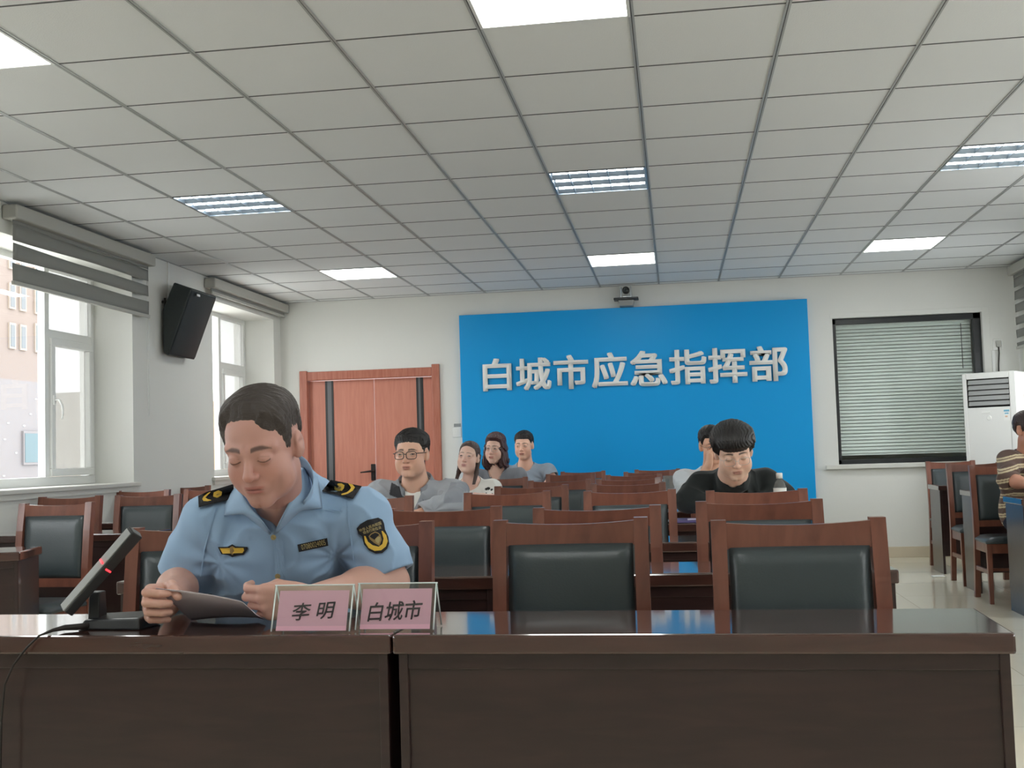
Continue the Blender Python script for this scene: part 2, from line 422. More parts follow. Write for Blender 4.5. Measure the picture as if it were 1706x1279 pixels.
# windows of the side walls: white frames, a wide fixed pane, a casement under a fanlight
def window(n, x, a, c, s, handle=True):
    "x: outer plane; s: +1 room lies towards +x; a..c the opening"
    w = empty('window_%d' % n, (x, (a+c)/2, WZ0+.002)); struct(w); L = (c-a)/2; H = WZ1-WZ0
    d0, d1 = (.0, .06) if s > 0 else (-.06, .0)
    mull = L-.68 if s > 0 else L-.68
    tr = 1.105                                  # fanlight transom height above sill
    fr = MB()
    e = .045
    for k_, (y0, y1, z0, z1) in enumerate(((-L, L, 0, e+.02), (-L, L, H-e, H), (-L, -L+e, e+.01, H-e+.01), (L-e, L, e+.01, H-e+.01), (mull-.03, mull+.03, e+.01, H-e+.01), (mull+.025, L-e+.01, tr-.03, tr+.03))):
        i_ = .0 if k_ < 2 else .002 if k_ < 5 else .004
        fr.box(d0+i_, d1-i_, y0, y1, z0, z1, bev=.004)
    fr.build('window_frame', M['pvc'], w)
    sa = MB(); y0, y1, z0, z1 = mull+.032, L-e-.002, e+.022, tr-.032; q = .055
    sd = (.02, .075) if s > 0 else (-.075, -.02)
    for (p0, p1, r0, r1) in ((y0, y1, z0, z0+q), (y0, y1, z1-q, z1), (y0, y0+q, z0+q, z1-q), (y1-q, y1, z0+q, z1-q)): sa.box(sd[0], sd[1], p0, p1, r0, r1, bev=.006)
    so = sa.build('casement', M['pvc'], w)
    hd = MB(); hx = .075 if s > 0 else -.075
    zz = (z0+z1)/2+.05
    hd.box(min(hx, hx+s*.012), max(hx, hx+s*.012), y0+.012, y0+.04, zz-.035, zz+.035, bev=.003)
    hd.tube([(hx+s*.012, y0+.026, zz), (hx+s*.04, y0+.028, zz), (hx+s*.05, y0+.05, zz-.04), (hx+s*.05, y0+.06, zz-.09), (hx+s*.046, y0+.055, zz-.14)], [.009, .009, .009, .008, .006], 8)
    hd.build('handle', M['pvc'], so)
    xm = s*.03
    for nm, mm, (p0, p1, r0, r1), par in (('pane', 'glass', (-L+e, mull-.03, e+.02, H-e), w), ('pane', 'screen', (mull+.03, L-e, tr+.03, H-e), w), ('pane', 'screen', (y0+q, y1-q, z0+q, z1-q), so)):
        g = MB(); g.box(xm-.003, xm+.003, p0, p1, r0, r1); g.build(nm, M[mm], par)
    return w
k = 1
for (a, c) in WIN_L: window(k, XL-.375, a, c, 1); k += 1
for (a, c) in WIN_R: window(k, XR+.375, a, c, -1); k += 1
# stone sills projecting into the room
for n, (a, c) in enumerate(WIN_L):
    b = MB(); b.box(XL-.40, XL+.035, a-.06, c+.06, WZ0-.03, WZ0+.0015, bev=.006); b.box(XL, XL+.02, a-.04, c+.04, WZ0-.065, WZ0-.03)
    struct(b.build('trim_%d' % (n+1), M['sill']))
for n, (a, c) in enumerate(WIN_R):
    b = MB(); b.box(XR-.035, XR+.40, a-.06, c+.06, WZ0-.03, WZ0+.0015, bev=.006); struct(b.build('trim_%d' % (n+5), M['sill']))
# zebra roller blinds
def blind(x, s, a, c, drop, label, cord=True):
    t = empty('roller_blind', (x, (a+c)/2, ZC-.01)); tag(t, label, 'window blind', 'roller blinds'); L = (c-a)/2
    b = MB(); b.box(0 if s > 0 else -.105, .105 if s > 0 else 0, -L, L, -.105, -.012, bev=.012, seg=3); b.build('cassette', M['cass'], t)
    def bands(za, zb2, name, ph, tap):
        "a strip of fabric; the light slots open towards the far end"
        f = MB()
        def fn(u, v):
            g = tap*(1-u)**1.2*.5+.004*math.sin(7*u+ph)
            z0, z1 = za-g, zb2+g*.6
            return (s*(.055+.003*math.sin(9*u+ph)*v), (-L+.035)+u*(2*L-.07), z0+(z1-z0)*v)
        f.grid(fn, 30, 3)
        o = f.build(name, M['blind'], t, fixn=False); m = o.modifiers.new('thickness', 'SOLIDIFY'); m.thickness = .002; return o
    if drop > .12:
        bands(-.128, -.08, 'fabric_stripe', 0, .026)
        z = -.138; n = 0
        while z-.085 > -drop+.08:
            bands(z-.082, z, 'fabric_stripe', 1+n, .026); z -= .124; n += 1
        bands(-drop, z, 'fabric_stripe', 5, .026)
    zb = -max(drop, .135)
    b = MB(); b.box(min(s*.045, s*.068), max(s*.045, s*.068), -L+.03, L-.03, zb-.02, zb+.006, bev=.004); b.build('bottom_rail', M['cass'], t)
    if drop <= .12 and True:
        f = MB(); f.box(min(s*.05, s*.062), max(s*.05, s*.062), -L+.03, L-.03, zb, -.1); f.build('rolled_fabric', M['blind'], t)
    if cord:
        b = MB(); b.tube([(s*.03, L-.012, -.1), (s*.03, L-.012, -1.25), (s*.033, L-.006, -1.3), (s*.036, L+.0, -1.25), (s*.036, L+.0, -.1)], .0022, 6); b.build('pull_cord', M['pvc'], t)
    return t
blind(XL+.003, 1, 6.61, 8.56, .50, 'grey striped roller blind half lowered over the near left window')
blind(XL+.003, 1, 9.74, 11.735, .12, 'rolled up grey blind cassette beyond the black speaker on the left wall', cord=False)
blind(XR-.003, -1, 9.6, 11.62, .80, 'grey striped roller blind at the right edge, above the air conditioner')

# booth window: black frame, glass, mini blind
t = empty('window_9', (0, YB, 0)); struct(t)
b = MB(); e = .05
for (x0, x1, z0, z1) in ((BX0, BX1, BZ0, BZ0+.045), (BX0, BX1, BZ1-.06, BZ1), (BX0, BX0+.038, BZ0, BZ1), (BX1-.075, BX1, BZ0, BZ1)): b.box(x0, x1, .05, .12, z0, z1, bev=.004)
b.build('window_frame', M['black'], t)
b = MB(); b.quad((BX0+.038, .085, BZ0+.045), (BX1-.075, .085, BZ0+.045), (BX1-.075, .085, BZ1-.06), (BX0+.038, .085, BZ1-.06)); b.build('pane', M['boothglass'], t)
t = empty('venetian_blind', ((BX0+BX1)/2-.02, YB+.15, BZ0+.045)); tag(t, 'pale green mini blind behind the black framed booth window', 'window blind')
b = MB(); hw = (BX1-BX0)/2-.06; n = 38; zt = BZ1-.06-BZ0-.045-.03; zb = .075
for q in range(n):
    z = zb+(zt-zb)*q/(n-1)
    b.grid(lambda u, v: (-hw+2*hw*u, (v-.5)*.016, z+(v-.5)*.0285+.002*math.sin(math.pi*v)), 1, 3)
o = b.build('slats', M['slat'], t, fixn=False)
b = MB(); b.box(-hw, hw, -.012, .012, zt+.012, zt+.035); b.build('head_rail', M['slat'], t)
b = MB(); b.box(-hw, hw, -.01, .01, zb-.035, zb-.02); b.build('bottom_rail', M['slat'], t)
b = MB(); b.tube([(hw-.09, -.014, zt), (hw-.09, -.016, zt-.45)], .003, 6); b.build('tilt_wand', M['black'], t)
b = MB(); b.box(BX0-.13, BX1+.06, YB-.06, YB, BZ0-.045, BZ0-.005, bev=.006); struct(b.build('trim_9', M['sill']))
b = MB()
for (x0, x1, z0, z1) in ((BX1+.0, BX1+.07, BZ0, BZ1+.05), (BX0-.02, BX1, BZ1, BZ1+.05)): b.box(x0, x1, YB-.006, YB, z0, z1, bev=.002)
struct(b.build('trim_10', M['wall']))

# double door with inlaid stripes
t = empty('door_1', ((DX0+DX1)/2, YB, 0)); struct(t); hw = (DX1-DX0)/2
b = MB(); fw = .082
b.box(-hw, -hw+fw, -.03, .17, 0, DZ1+.012, bev=.006); b.box(hw-fw, hw, -.03, .17, 0, DZ1+.03, bev=.006); b.box(-hw+fw, hw-fw, -.02, .17, DZ1-fw-.01, DZ1, bev=.006)
b.build('door_frame', M['doorframe'], t)
seam = at(623.6, 700, YB+.03).x-(DX0+DX1)/2
def leaf(x0, x1, stripe):
    b = MB(); b.box(x0+.003, x1-.003, .05, .095, .008, DZ1-fw-.014, bev=.004)
    lo = b.build('door_leaf', M['door'], t)
    b = MB()
    for (p, q, mi) in stripe: b.mi = mi; b.box(p, q, .044, .0495, .01, DZ1-fw-.018)
    b.build('inlay', [M['doorstripe'], M['black']], lo)
    return lo
cx = (DX0+DX1)/2
sL = [at(543, 700, YB+.05).x-cx, at(556.5, 700, YB+.05).x-cx]; sR = [at(695, 700, YB+.05).x-cx, at(706.5, 700, YB+.05).x-cx]
l1 = leaf(-hw+fw, seam, [(sL[0], sL[0]+.025, 1), (sL[0]+.025, sL[1]-.02, 0), (sL[1]-.02, sL[1], 1)])
leaf(seam, hw-fw, [(sR[0], sR[0]+.022, 1), (sR[0]+.022, sR[0]+.045, 0), (sR[0]+.045, sR[1], 1)])
hz = at(620, 787, YB).z; hx = at(620.5, 787, YB).x-cx
b = MB(); b.box(hx-.026, hx+.026, .036, .05, hz-.085, hz+.09, bev=.006); b.tube([(hx, .04, hz+.015), (hx, -.015, hz+.015), (hx-.03, -.02, hz+.014), (hx-.125, -.016, hz+.004)], [.011, .011, .010, .007], 10)
b.tube([(hx, .03, hz-.045), (hx, .022, hz-.045)], .012, 12)
b.build('handle', M['blackmetal'], l1)

# blue sign board with raised letters
PX0, PX1, PZ0, PZ1 = at(764.5, 526, YB-.05).x, at(1344.5, 498, YB-.05).x, .335, at(1000, 514, YB-.05).z
sign = empty('sign_board', ((PX0+PX1)/2, YB-.001, (PZ0+PZ1)/2)); tag(sign, 'large blue wall board with white raised Chinese lettering', 'sign')
b = MB(); b.box(-(PX1-PX0)/2, (PX1-PX0)/2, -.05, 0, -(PZ1-PZ0)/2, (PZ1-PZ0)/2, bev=.003); b.build('panel', M['blue'], sign)
# letters: measured left, right, top, bottom in the photograph
LET = [('白', 806, 851, 598, 650), ('城', 861, 917, 597, 649), ('市', 924, 979, 592, 647), ('应', 987, 1044, 588, 645), ('急', 1051, 1110, 585, 642), ('指', 1116, 1176, 583, 639), ('挥', 1181, 1243, 580, 637), ('部', 1250, 1311, 577, 634)]
for ch, xa, xb, ya, yb in LET:
    me = text_mesh(ch, 1.0, 0.003, 0.0)
    co = np.array([v.co[:] for v in me.vertices]); lo, hi = co.min(0), co.max(0)
    A = at(xa, (ya+yb)/2, YB-.06); B = at(xb, (ya+yb)/2, YB-.06); T = at((xa+xb)/2, ya, YB-.06); Bo = at((xa+xb)/2, yb, YB-.06)
    w, h = (B.x-A.x), (T.z-Bo.z)
    cxx, czz = (A.x+B.x)/2-sign.location.x, (T.z+Bo.z)/2-sign.location.z
    bm = bmesh.new(); bm.from_mesh(me)
    for v in bm.verts:
        v.co = Vector((cxx+((v.co.x-lo[0])/(hi[0]-lo[0])-.5)*w, -.051, czz+((v.co.y-lo[1])/(hi[1]-lo[1])-.5)*h))
    src = list(bm.verts)+list(bm.edges)+list(bm.faces)
    for k_, (dx, dz) in enumerate(((-.009, .006), (.009, .006), (.009, -.006), (-.009, -.006), (0, .006))):
        dp = bmesh.ops.duplicate(bm, geom=src)
        for v in [g for g in dp['geom'] if isinstance(g, bmesh.types.BMVert)]: v.co.x += dx; v.co.z += dz; v.co.y -= .0006*(k_+1)
    ext = bmesh.ops.extrude_face_region(bm, geom=list(bm.faces))
    for v in [g for g in ext['geom'] if isinstance(g, bmesh.types.BMVert)]: v.co.y -= .022
    bmesh.ops.recalc_face_normals(bm, faces=bm.faces)
    me2 = bpy.data.meshes.new('letter'); bm.to_mesh(me2); bm.free(); me2.materials.append(M['white'])
    o = bpy.data.objects.new('letter', me2); COL.objects.link(o); o.parent = sign; o['label'] = 'white raised Chinese character'

# conference camera above the board
t = empty('conference_camera', (at(1043.5, 505, YB-.1).x, YB-.1, at(1043.5, 513.5, YB-.1).z)); t.location.z = PZ1+.004; tag(t, 'black and silver conference camera mounted over the blue board', 'camera')
b = MB(); b.hull8([(-.068, -.05, .0), (.068, -.05, .0), (.068, .095, .0), (-.068, .095, .0)], [(-.08, -.06, .06), (.08, -.06, .06), (.08, .095, .06), (-.08, .095, .06)], bev=.006); b.build('base', M['grey'], t)
b = MB(); b.box(-.125, .125, -.075, .06, .062, .085, bev=.006); b.build('front_bar', M['black'], t)
b = MB(); b.box(-.055, .055, -.05, .05, .086, .1, bev=.004)
for s in (-1, 1): b.box(min(s*.042, s*.058), max(s*.042, s*.058), -.04, .04, .09, .2, bev=.006)
b.build('yoke', M['steel'], t)
b = MB(); b.lathe([(.002, -.052), (.020, -.052), (.034, -.045), (.037, -.03), (.037, .02), (.03, .038), (.004, .042)], 24, (0, 0, .163), 'y'); b.build('camera_head', M['black'], t)
b = MB(); b.lathe([(.001, -.0575), (.012, -.0565), (.019, -.053)], 20, (0, 0, .163), 'y'); b.build('lens', M['boothglass'], t)

# light switch and little sign beside the board
p = at(761.5, 720, YB); t = empty('light_switch', (p.x, YB, p.z)); tag(t, 'white light switch plate between door and blue board', 'light switch')
b = MB(); b.box(-.046, .046, -.009, 0, -.05, .05, bev=.003); b.build('plate', M['whiteplastic'], t)
for s in (-1, 0, 1): b = MB(); b.box(s*.024-.010, s*.024+.010, -.0125, -.009, -.03, .03, bev=.002); b.build('rocker', M['whiteplastic'], t)
p = at(762.5, 708, YB); t = empty('wall_label', (p.x, YB, p.z)); tag(t, 'small grey plate just above the light switch', 'sign')
b = MB(); b.box(-.04, .034, -.005, 0, -.017, .017, bev=.002); b.build('plate', M['grey'], t)
# conduit on the left wall and wall socket on the back wall
b = MB(); y = 9.0; b.box(XL, XL+.012, y-.01, y+.01, 2.5, ZC-.004, bev=.002); o = b.build('cable_duct', M['pvc']); tag(o, 'white cable duct running from ceiling to black wall speaker', 'cable duct')
p = at(1662, 573, YB); t = empty('wall_socket', (p.x, YB, p.z)); tag(t, 'wall socket with plug above the air conditioner', 'socket')
b = MB(); b.box(-.045, .045, -.01, 0, -.06, .05, bev=.003); b.build('plate', M['whiteplastic'], t)
b = MB(); b.box(-.02, .024, -.05, -.01, -.03, .03, bev=.006); b.build('plug', M['cass'], t)
b = MB(); b.tube([(.0, -.03, -.03), (.004, -.02, -.09), (-.004, -.012, -.2), (-.012, -.012, -.42), (-.012, -.03, -.6)], .006, 8); b.build('plug_cable', M['cable'], t)
b = MB(); b.box(-.06, -.03, -.008, 0, -.7, -.06, bev=.002); b.build('duct', M['pvc'], t)

# black wedge loudspeaker on the left wall, tilted down
t = empty('wall_speaker', (XL, 9.25, 2.3)); tag(t, 'black wedge shaped loudspeaker hung on the left wall between windows', 'loudspeaker')
prof = [(.03, at(263, 515, 8.8).z-2.3), (.13, at(291, 469, 8.81).z-2.3), (.285, at(323.5, 481, 8.85).z-2.3), (.075, at(280, 592, 8.85).z-2.3), (.03, at(264, 587, 8.8).z-2.3)]
b = MB(); b.prism(prof, 'y', -.42, .1, bev=.012); b.build('cabinet', M['blackmatt'], t)
(ax, az), (bx, bz) = prof[2], prof[3]
nx, nz = -(bz-az), (bx-ax); ln = math.hypot(nx, nz); nx, nz = nx/ln, nz/ln
if nx < 0: nx, nz = -nx, -nz
b = MB()
def gp(u, v, off):
    k = .04+.92*v; bulge = off+.02*math.sin(math.pi*u)
    return (ax+(bx-ax)*k+nx*bulge, -.405+.49*u, az+(bz-az)*k+nz*bulge)
b.grid(lambda u, v: gp(u, v, .004), 14, 6)
for v in (0, 1): b.grid(lambda u, w, v=v: gp(u, v, .004*w-.004+0*u) if w < .5 else gp(u, v, .004), 14, 1)
b.build('front_grille', M['blackmatt'], t, fixn=False)
b = MB(); q = gp(.18, .02, .012); b.box(q[0]-.004, q[0]+.006, q[1]-.03, q[1]+.03, q[2]-.014, q[2]+.006, bev=.002); b.build('badge', M['steel'], t)
b = MB(); b.box(0, .02, -.2, -.12, -.1, .2, bev=.003); b.tube([(.0, -.36, .17), (.05, -.36, .17), (.07, -.34, .12)], .012, 8); b.tube([(.03, -.37, .11), (.03, -.37, .2)], .01, 8); b.build('bracket', M['blackmetal'], t)

# ---------------------------------------------------------------- outside
def facade_block(name, x0, x1, y0, y1, z0, z1, wallm, label, cat, wins, winm, trimm=None):
    t = empty(name, ((x0+x1)/2, (y0+y1)/2, z0)); tag(t, label, cat)
    cx, cy = (x0+x1)/2, (y0+y1)/2
    b = MB(); b.box(x0-cx, x1-cx, y0-cy, y1-cy, 0, z1-z0); b.build('walls', wallm, t)
    for (face, a, c, r0, r1, mm) in wins:
        f = MB(); g = MB()
        if face == 'x':
            f.box(x1-cx, x1-cx+.12, a-cy-.12, c-cy+.12, r0-z0-.12, r1-z0+.12); g.box(x1-cx+.1, x1-cx+.14, a-cy, c-cy, r0-z0, r1-z0)
        else:
            f.box(a-cx-.12, c-cx+.12, y0-cy-.12, y0-cy, r0-z0-.12, r1-z0+.12); g.box(a-cx, c-cx, y0-cy-.14, y0-cy-.1, r0-z0, r1-z0)
        o = f.build('window', trimm or wallm, t); g.build('pane', mm, o)
    return t
mt1 = mat('tower_render', (112, 101, 94), .8, .2, noise=(.4, .05)); mt2 = mat('tower_trim', (142, 130, 118), .8, .2)
mg = mat('far_window_glass', (74, 78, 80), .5, .5); mg2 = mat('teal_window_glass', (56, 76, 80), .5, .5)
ms = mat('pale_stone_cladding', (104, 99, 98), .7, .3, noise=(1.5, .06)); mo = mat('orange_brick', (134, 108, 84), .8, .2, noise=(1, .06))
# tower seen through the near window: photographed window columns at x 17-23, 32-38 and 60-70
wl = []
for q in range(16):
    z = 8.6+q*2.45
    wl += [('x', atx(15, 600, -40).y, atx(22, 600, -40).y, z, z+1.35, mg), ('x', atx(33, 600, -40).y, atx(40, 600, -40).y, z, z+1.35, mg), ('x', atx(58, 600, -40).y, atx(69, 600, -40).y, z, z+1.6, mg2)]
facade_block('apartment_tower', -54, -40, 40, atx(72, 600, -40).y, 0, 48, mt1, 'tan apartment tower outside the near left window', 'building', wl, mg, mt2)
Xs = -34
ya, yb = atx(38, 720, Xs).y, atx(75, 720, Xs).y; za, zb = atx(50, 770, Xs).z, atx(50, 722, Xs).z
sb = facade_block('stone_clad_building', -39, Xs, 35, atx(84, 700, Xs).y, 0, atx(20, 632, Xs).z, ms, 'pale stone clad low building in front of the tower', 'building', [('x', ya, yb, za, zb, mg2)], mg2)
b = MB()
for q in range(60):
    yy = 40+random.random()*21; zz = .5+random.random()*5; b.box((39-34)/2+0, (39-34)/2+.03, yy-(35+atx(84, 700, Xs).y)/2, yy-(35+atx(84, 700, Xs).y)/2+.18, zz, zz+.07)
b.build('vent_slots', M['grey'], sb)
wl = []
for q in range(3): wl += [('x', 83+5*r, 84.6+5*r, 1.2+q*2, 2.4+q*2, mg) for r in range(6)]
facade_block('brick_building', -52, -40, 78, 112, -2, 6.6, mo, 'orange brick building seen through the far left window', 'building', wl, mg, mt2)
b = MB(); b.box(-120, XL-1.2, -60, 160, -3.2, -3); struct(b.build('ground', M['sill']))
# ================================================================= furniture
def make_table(x0, x1, yf, label, group, depth=.36, rz=0.0, pivot=None, h=.75, name='conference_table', panel_z=.16):
    w = x1-x0
    t = empty(name, ((x0+x1)/2, yf, 0), rz); tag(t, label, 'table', group)
    b = MB(); b.box(-w/2+.0015, w/2-.0015, 0, depth, h-.042, h, bev=.006); b.build('tabletop', M['tabletop'], t)
    b = MB(); b.box(-w/2+.03, w/2-.03, .022, .04, panel_z, h-.042, bev=.002); b.box(-w/2+.03, w/2-.03, .016, .022, h-.075, h-.042, bev=.002); b.build('front_panel', M['table'], t)
    for s in (-1, 1):
        b = MB(); xa = s*(w/2-.012); xb = s*(w/2-.032); b.box(min(xa, xb), max(xa, xb), .012, depth-.02, 0, h-.042, bev=.002); b.build('side_panel', M['table'], t)
    b = MB(); b.box(-w/2+.033, w/2-.033, .06, depth-.04, h-.14, h-.125); b.build('shelf', M['table'], t)
    if x0 > 1: b = MB(); b.box(-.02, .02, .045, .085, 0, h-.2, bev=.003); b.build('leg', M['table'], t)
    return t
RX = 0.647
GT = 'long tables of the middle block'
rows = [2.415, 3.57, 4.75, 5.92, 7.05, 8.2, 9.3, 10.4]
ordn = ['front', 'second', 'third', 'fourth', 'fifth', 'sixth', 'seventh', 'eighth']
TR = math.radians(-1.9)
OCC = []
for i, (y, x1) in enumerate(((4.93, -2.985), (6.12, -2.985), (7.28, -2.985), (8.42, -2.985), (9.55, -2.985))):
    make_table(-4.12, x1, y-(.15 if i == 0 else 0), 'table by the left windows, %s from the camera' % ['nearest', 'second', 'third', 'fourth', 'farthest'][i], 'tables along the left windows', rz=math.radians(15) if i == 0 else 0)
for i, (y, x0) in enumerate(((7.62, 2.14), (8.88, 2.16), (10.2, 2.2))):
    make_table(x0, 3.32, y, ['right side table under the arm of the striped sweater', 'right side table, middle one of three with pale lit end panel', 'right side table farthest back, before the air conditioner'][i], 'tables on the right side', depth=.42, panel_z=.15)

def make_chair():
    t = empty('conference_chair')
    W = .43
    # local: faces -Y, seat centre at origin
    def post(s):
        b = MB(); w = .038
        xs = lambda z: s*(W/2-w/2+.006*(1-z/.95))
        zs = [0, .2, .43, .6, .8, .945]; ys = [.235, .205, .185, .192, .215, .238]
        for k in range(len(zs)-1):
            lo = [(xs(zs[k])-w/2, ys[k]-.02, zs[k]), (xs(zs[k])+w/2, ys[k]-.02, zs[k]), (xs(zs[k])+w/2, ys[k]+.02, zs[k]), (xs(zs[k])-w/2, ys[k]+.02, zs[k])]
            hi = [(xs(zs[k+1])-w/2, ys[k+1]-.02, zs[k+1]), (xs(zs[k+1])+w/2, ys[k+1]-.02, zs[k+1]), (xs(zs[k+1])+w/2, ys[k+1]+.02, zs[k+1]), (xs(zs[k+1])-w/2, ys[k+1]+.02, zs[k+1])]
            b.hull8(lo, hi)
        bmesh.ops.remove_doubles(b.bm, verts=b.bm.verts, dist=.0005)
        return b.build('leg', M['wood'], t)
    post(-1); post(1)
    iw = W/2-.038
    def rail(z0, z1, y, name, bow, dip):
        b = MB(); n = 12
        for q in range(n):
            u0, u1 = -1+2*q/n, -1+2*(q+1)/n
            pts = []
            for u in (u0, u1):
                x = u*iw; yy = y+bow*(1-u*u); zt = z1-dip*(1-u*u)
                pts.append([(x, yy-.011, z0), (x, yy+.011, z0), (x, yy+.011, zt), (x, yy-.011, zt)])
            b.hull8(pts[0], pts[1])
        bmesh.ops.remove_doubles(b.bm, verts=b.bm.verts, dist=.0004)
        inner = [f for f in b.bm.faces if abs(f.normal.x) > .9 and abs(abs(f.calc_center_median().x)-iw) > .002]
        bmesh.ops.delete(b.bm, geom=inner, context='FACES')
        return b.build(name, M['wood'], t)
    rail(.872, .938, .226, 'top_rail', .018, .009)
    rail(.505, .55, .188, 'lower_rail', .01, 0)
    def pad(z0, z1, y0, y1, name):
        b = MB(); n, m = 14, 14
        def sh(u, v): return (1-abs(2*u-1)**6)*(1-abs(2*v-1)**6)
        def fr(u, v):
            return (-iw+.004+(2*iw-.008)*u, y0+(y1-y0)*v-.008-.022*sh(u, v)**.6+.012*(1-(2*u-1)**2), z0+(z1-z0)*v)
        def bk(u, v):
            return (-iw+.004+(2*iw-.008)*u, y0+(y1-y0)*v+.006+.014*sh(u, v)**.6+.012*(1-(2*u-1)**2), z0+(z1-z0)*v)
        b.grid(fr, n, m); b.grid(lambda u, v: bk(1-u, v), n, m)
        bmesh.ops.remove_doubles(b.bm, verts=b.bm.verts, dist=.0002)
        bd = [e for e in b.bm.edges if e.is_boundary]
        bmesh.ops.bridge_loops(b.bm, edges=bd)
        return b.build(name, M['leather'], t)
    pad(.548, .876, .19, .224, 'backrest')
    b = MB(); n = 12
    def seat(u, v, top):
        hx = (.215+.012*(1-v))*(2*u-1); y = -.192+.377*v
        e = (1-abs(2*u-1)**7)*(1-abs(2*v-1)**7)
        return (hx, y, (.43+.03*e**.5) if top else .412)
    b.grid(lambda u, v: seat(u, v, True), n, n); b.grid(lambda u, v: seat(1-u, v, False), n, n)
    bd = [e for e in b.bm.edges if e.is_boundary]; bmesh.ops.bridge_loops(b.bm, edges=bd)
    b.build('seat', M['leather'], t)
    b = MB()
    b.box(-.2, .2, -.182, -.16, .345, .412, bev=.003); b.box(-.19, .19, .16, .18, .345, .412, bev=.003)
    for s in (-1, 1): b.box(min(s*.19, s*.212), max(s*.19, s*.212), -.16, .17, .345, .412, bev=.003)
    b.build('seat_frame', M['wood'], t)
    for s in (-1, 1):
        b = MB(); b.hull8([(s*.208-.014, -.184, 0), (s*.208+.014, -.184, 0), (s*.208+.014, -.156, 0), (s*.208-.014, -.156, 0)], [(s*.208-.018, -.19, .412), (s*.208+.018, -.19, .412), (s*.208+.018, -.15, .412), (s*.208-.018, -.15, .412)], bev=.003); b.build('leg', M['wood'], t)
    for s in (-1, 1):
        b = MB(); b.box(min(s*.198, s*.214), max(s*.198, s*.214), -.16, .2, .2, .232, bev=.003); b.build('stretcher', M['wood'], t)
    b = MB(); b.box(-.2, .2, -.02, 0, .206, .228, bev=.003); b.build('stretcher', M['wood'], t)
    return t
chair0 = make_chair()
used = False
W2 = .225
def chair(xa, xb, Y, label, rz=0.0, group='conference chairs'):
    "xa, xb: where the post tops stand in the photograph; Y depth of the post tops"
    global used
    o = copy_tree(chair0) if used else chair0
    used = True
    # chairs stand clear of the front panel of their table
    dT = [y for y in rows if y < Y-.1]
    near = max(dT) if dT else 0
    Yn = max(Y, near+.055+.43) if abs((xa+xb)/2-853) < 560 and 400 < (xa+xb)/2 else Y
    k = Yn/Y; Y = Yn
    o.scale = (k, 1, (HC-(HC-.945)*k)/.945)
    x = at((xa+xb)/2, 850, Y).x
    o.rotation_euler = (0, 0, rz)
    c, s = math.cos(rz), math.sin(rz)
    o.location = (x+.236*s, Y-.236*c, 0)
    OCC.append((o.location.x-W2, o.location.x+W2, o.location.y-.2, o.location.y+.25))
    tag(o, label, 'chair', group); return o
chair(203, 463, 3.24, 'wooden chair behind the uniformed man, its left post beside the microphone', rz=.06)
chair(468, 732, 3.24, 'wooden chair half hidden behind the pink nameplates and blue sleeve')
chair(822, 1076, 3.2, 'large empty front row chair with dark leather back, near the photo centre')
chair(1189, 1464, 2.985, 'large empty front row chair nearest the bare floor on the right')
chair(638, 837, 4.08, 'second row chair whose back shows between uniform sleeve and front centre chair')
chair(888, 1100, 3.88, 'second row chair just behind the front centre chair')
chair(1163, 1365, 4.06, 'second row chair just behind the front right chair')
chair(541, 692, 5.42, 'third row chair in front of the grey jacket')
chair(773, 919, 5.6, 'third row chair in front of the woman in white')
chair(974, 1126, 5.4, 'third row chair with sunlit leather, centre right of the rows')
chair(1180, 1342, 5.06, 'third row chair in front of the man in black')
chair(654, 777, 6.83, 'chair the man in the grey jacket sits on')
chair(826, 947, 6.6, 'fourth row chair, left of centre, shiny top rail')
chair(984, 1111, 6.6, 'fourth row chair just right of centre')
chair(1152, 1272, 6.95, 'chair the man in black sits on')
chair(880, 988, 7.75, 'fifth row chair near the middle with white glare on its rail')
chair(994, 1103, 7.68, 'fifth row chair right of the middle')
chair(1135, 1237, 8.33, 'chair of the man resting his face on his hand')
chair(793, 880, 9.12, 'sixth row chair in front of the woman in the grey blazer')
chair(1012, 1104, 8.9, 'sixth row chair right of the middle, dark rail')
chair(912, 993, 9.95, 'seventh row chair in front of the blue board, left of centre')
chair(1042, 1124, 9.95, 'seventh row chair right of centre under the blue board')
chair(934, 1013, 11.0, 'rearmost row chair left of centre against the blue board')
chair(1058, 1137, 11.0, 'rearmost row chair right of centre, behind the seventh row one')
chair(700, 785, 9.12, 'chair the woman in white sits on')
chair(788, 868, 10.27, 'chair the woman in the grey blazer sits on')
chair(845, 920, 11.28, 'chair the man in the grey blue T-shirt sits on')
chair(30, 160, 5.72, 'chair by the left windows nearest the camera, whole grey back visible', rz=-.06)
chair(60, 176, 6.95, 'dark railed chair behind the nearest left window chair')
chair(189, 306, 6.85, 'left block chair with grey back directly behind the microphone head')
chair(189, 287, 8.1, 'left block chair with sunlit orange top rail')
chair(306, 404, 7.95, 'left block chair just left of the officer shoulder board')
chair(268, 352, 9.2, 'left block chair farthest back below the far window')
chair(1546, 1628, 10.95, 'right side chair farthest back, before the air conditioner')
chair(1590, 1662, 9.75, 'right side chair second from the back, partly hidden by the nearest one')
chair(1622, 1717, 8.72, 'right side chair of the person in the striped sweater, legs visible', rz=0)

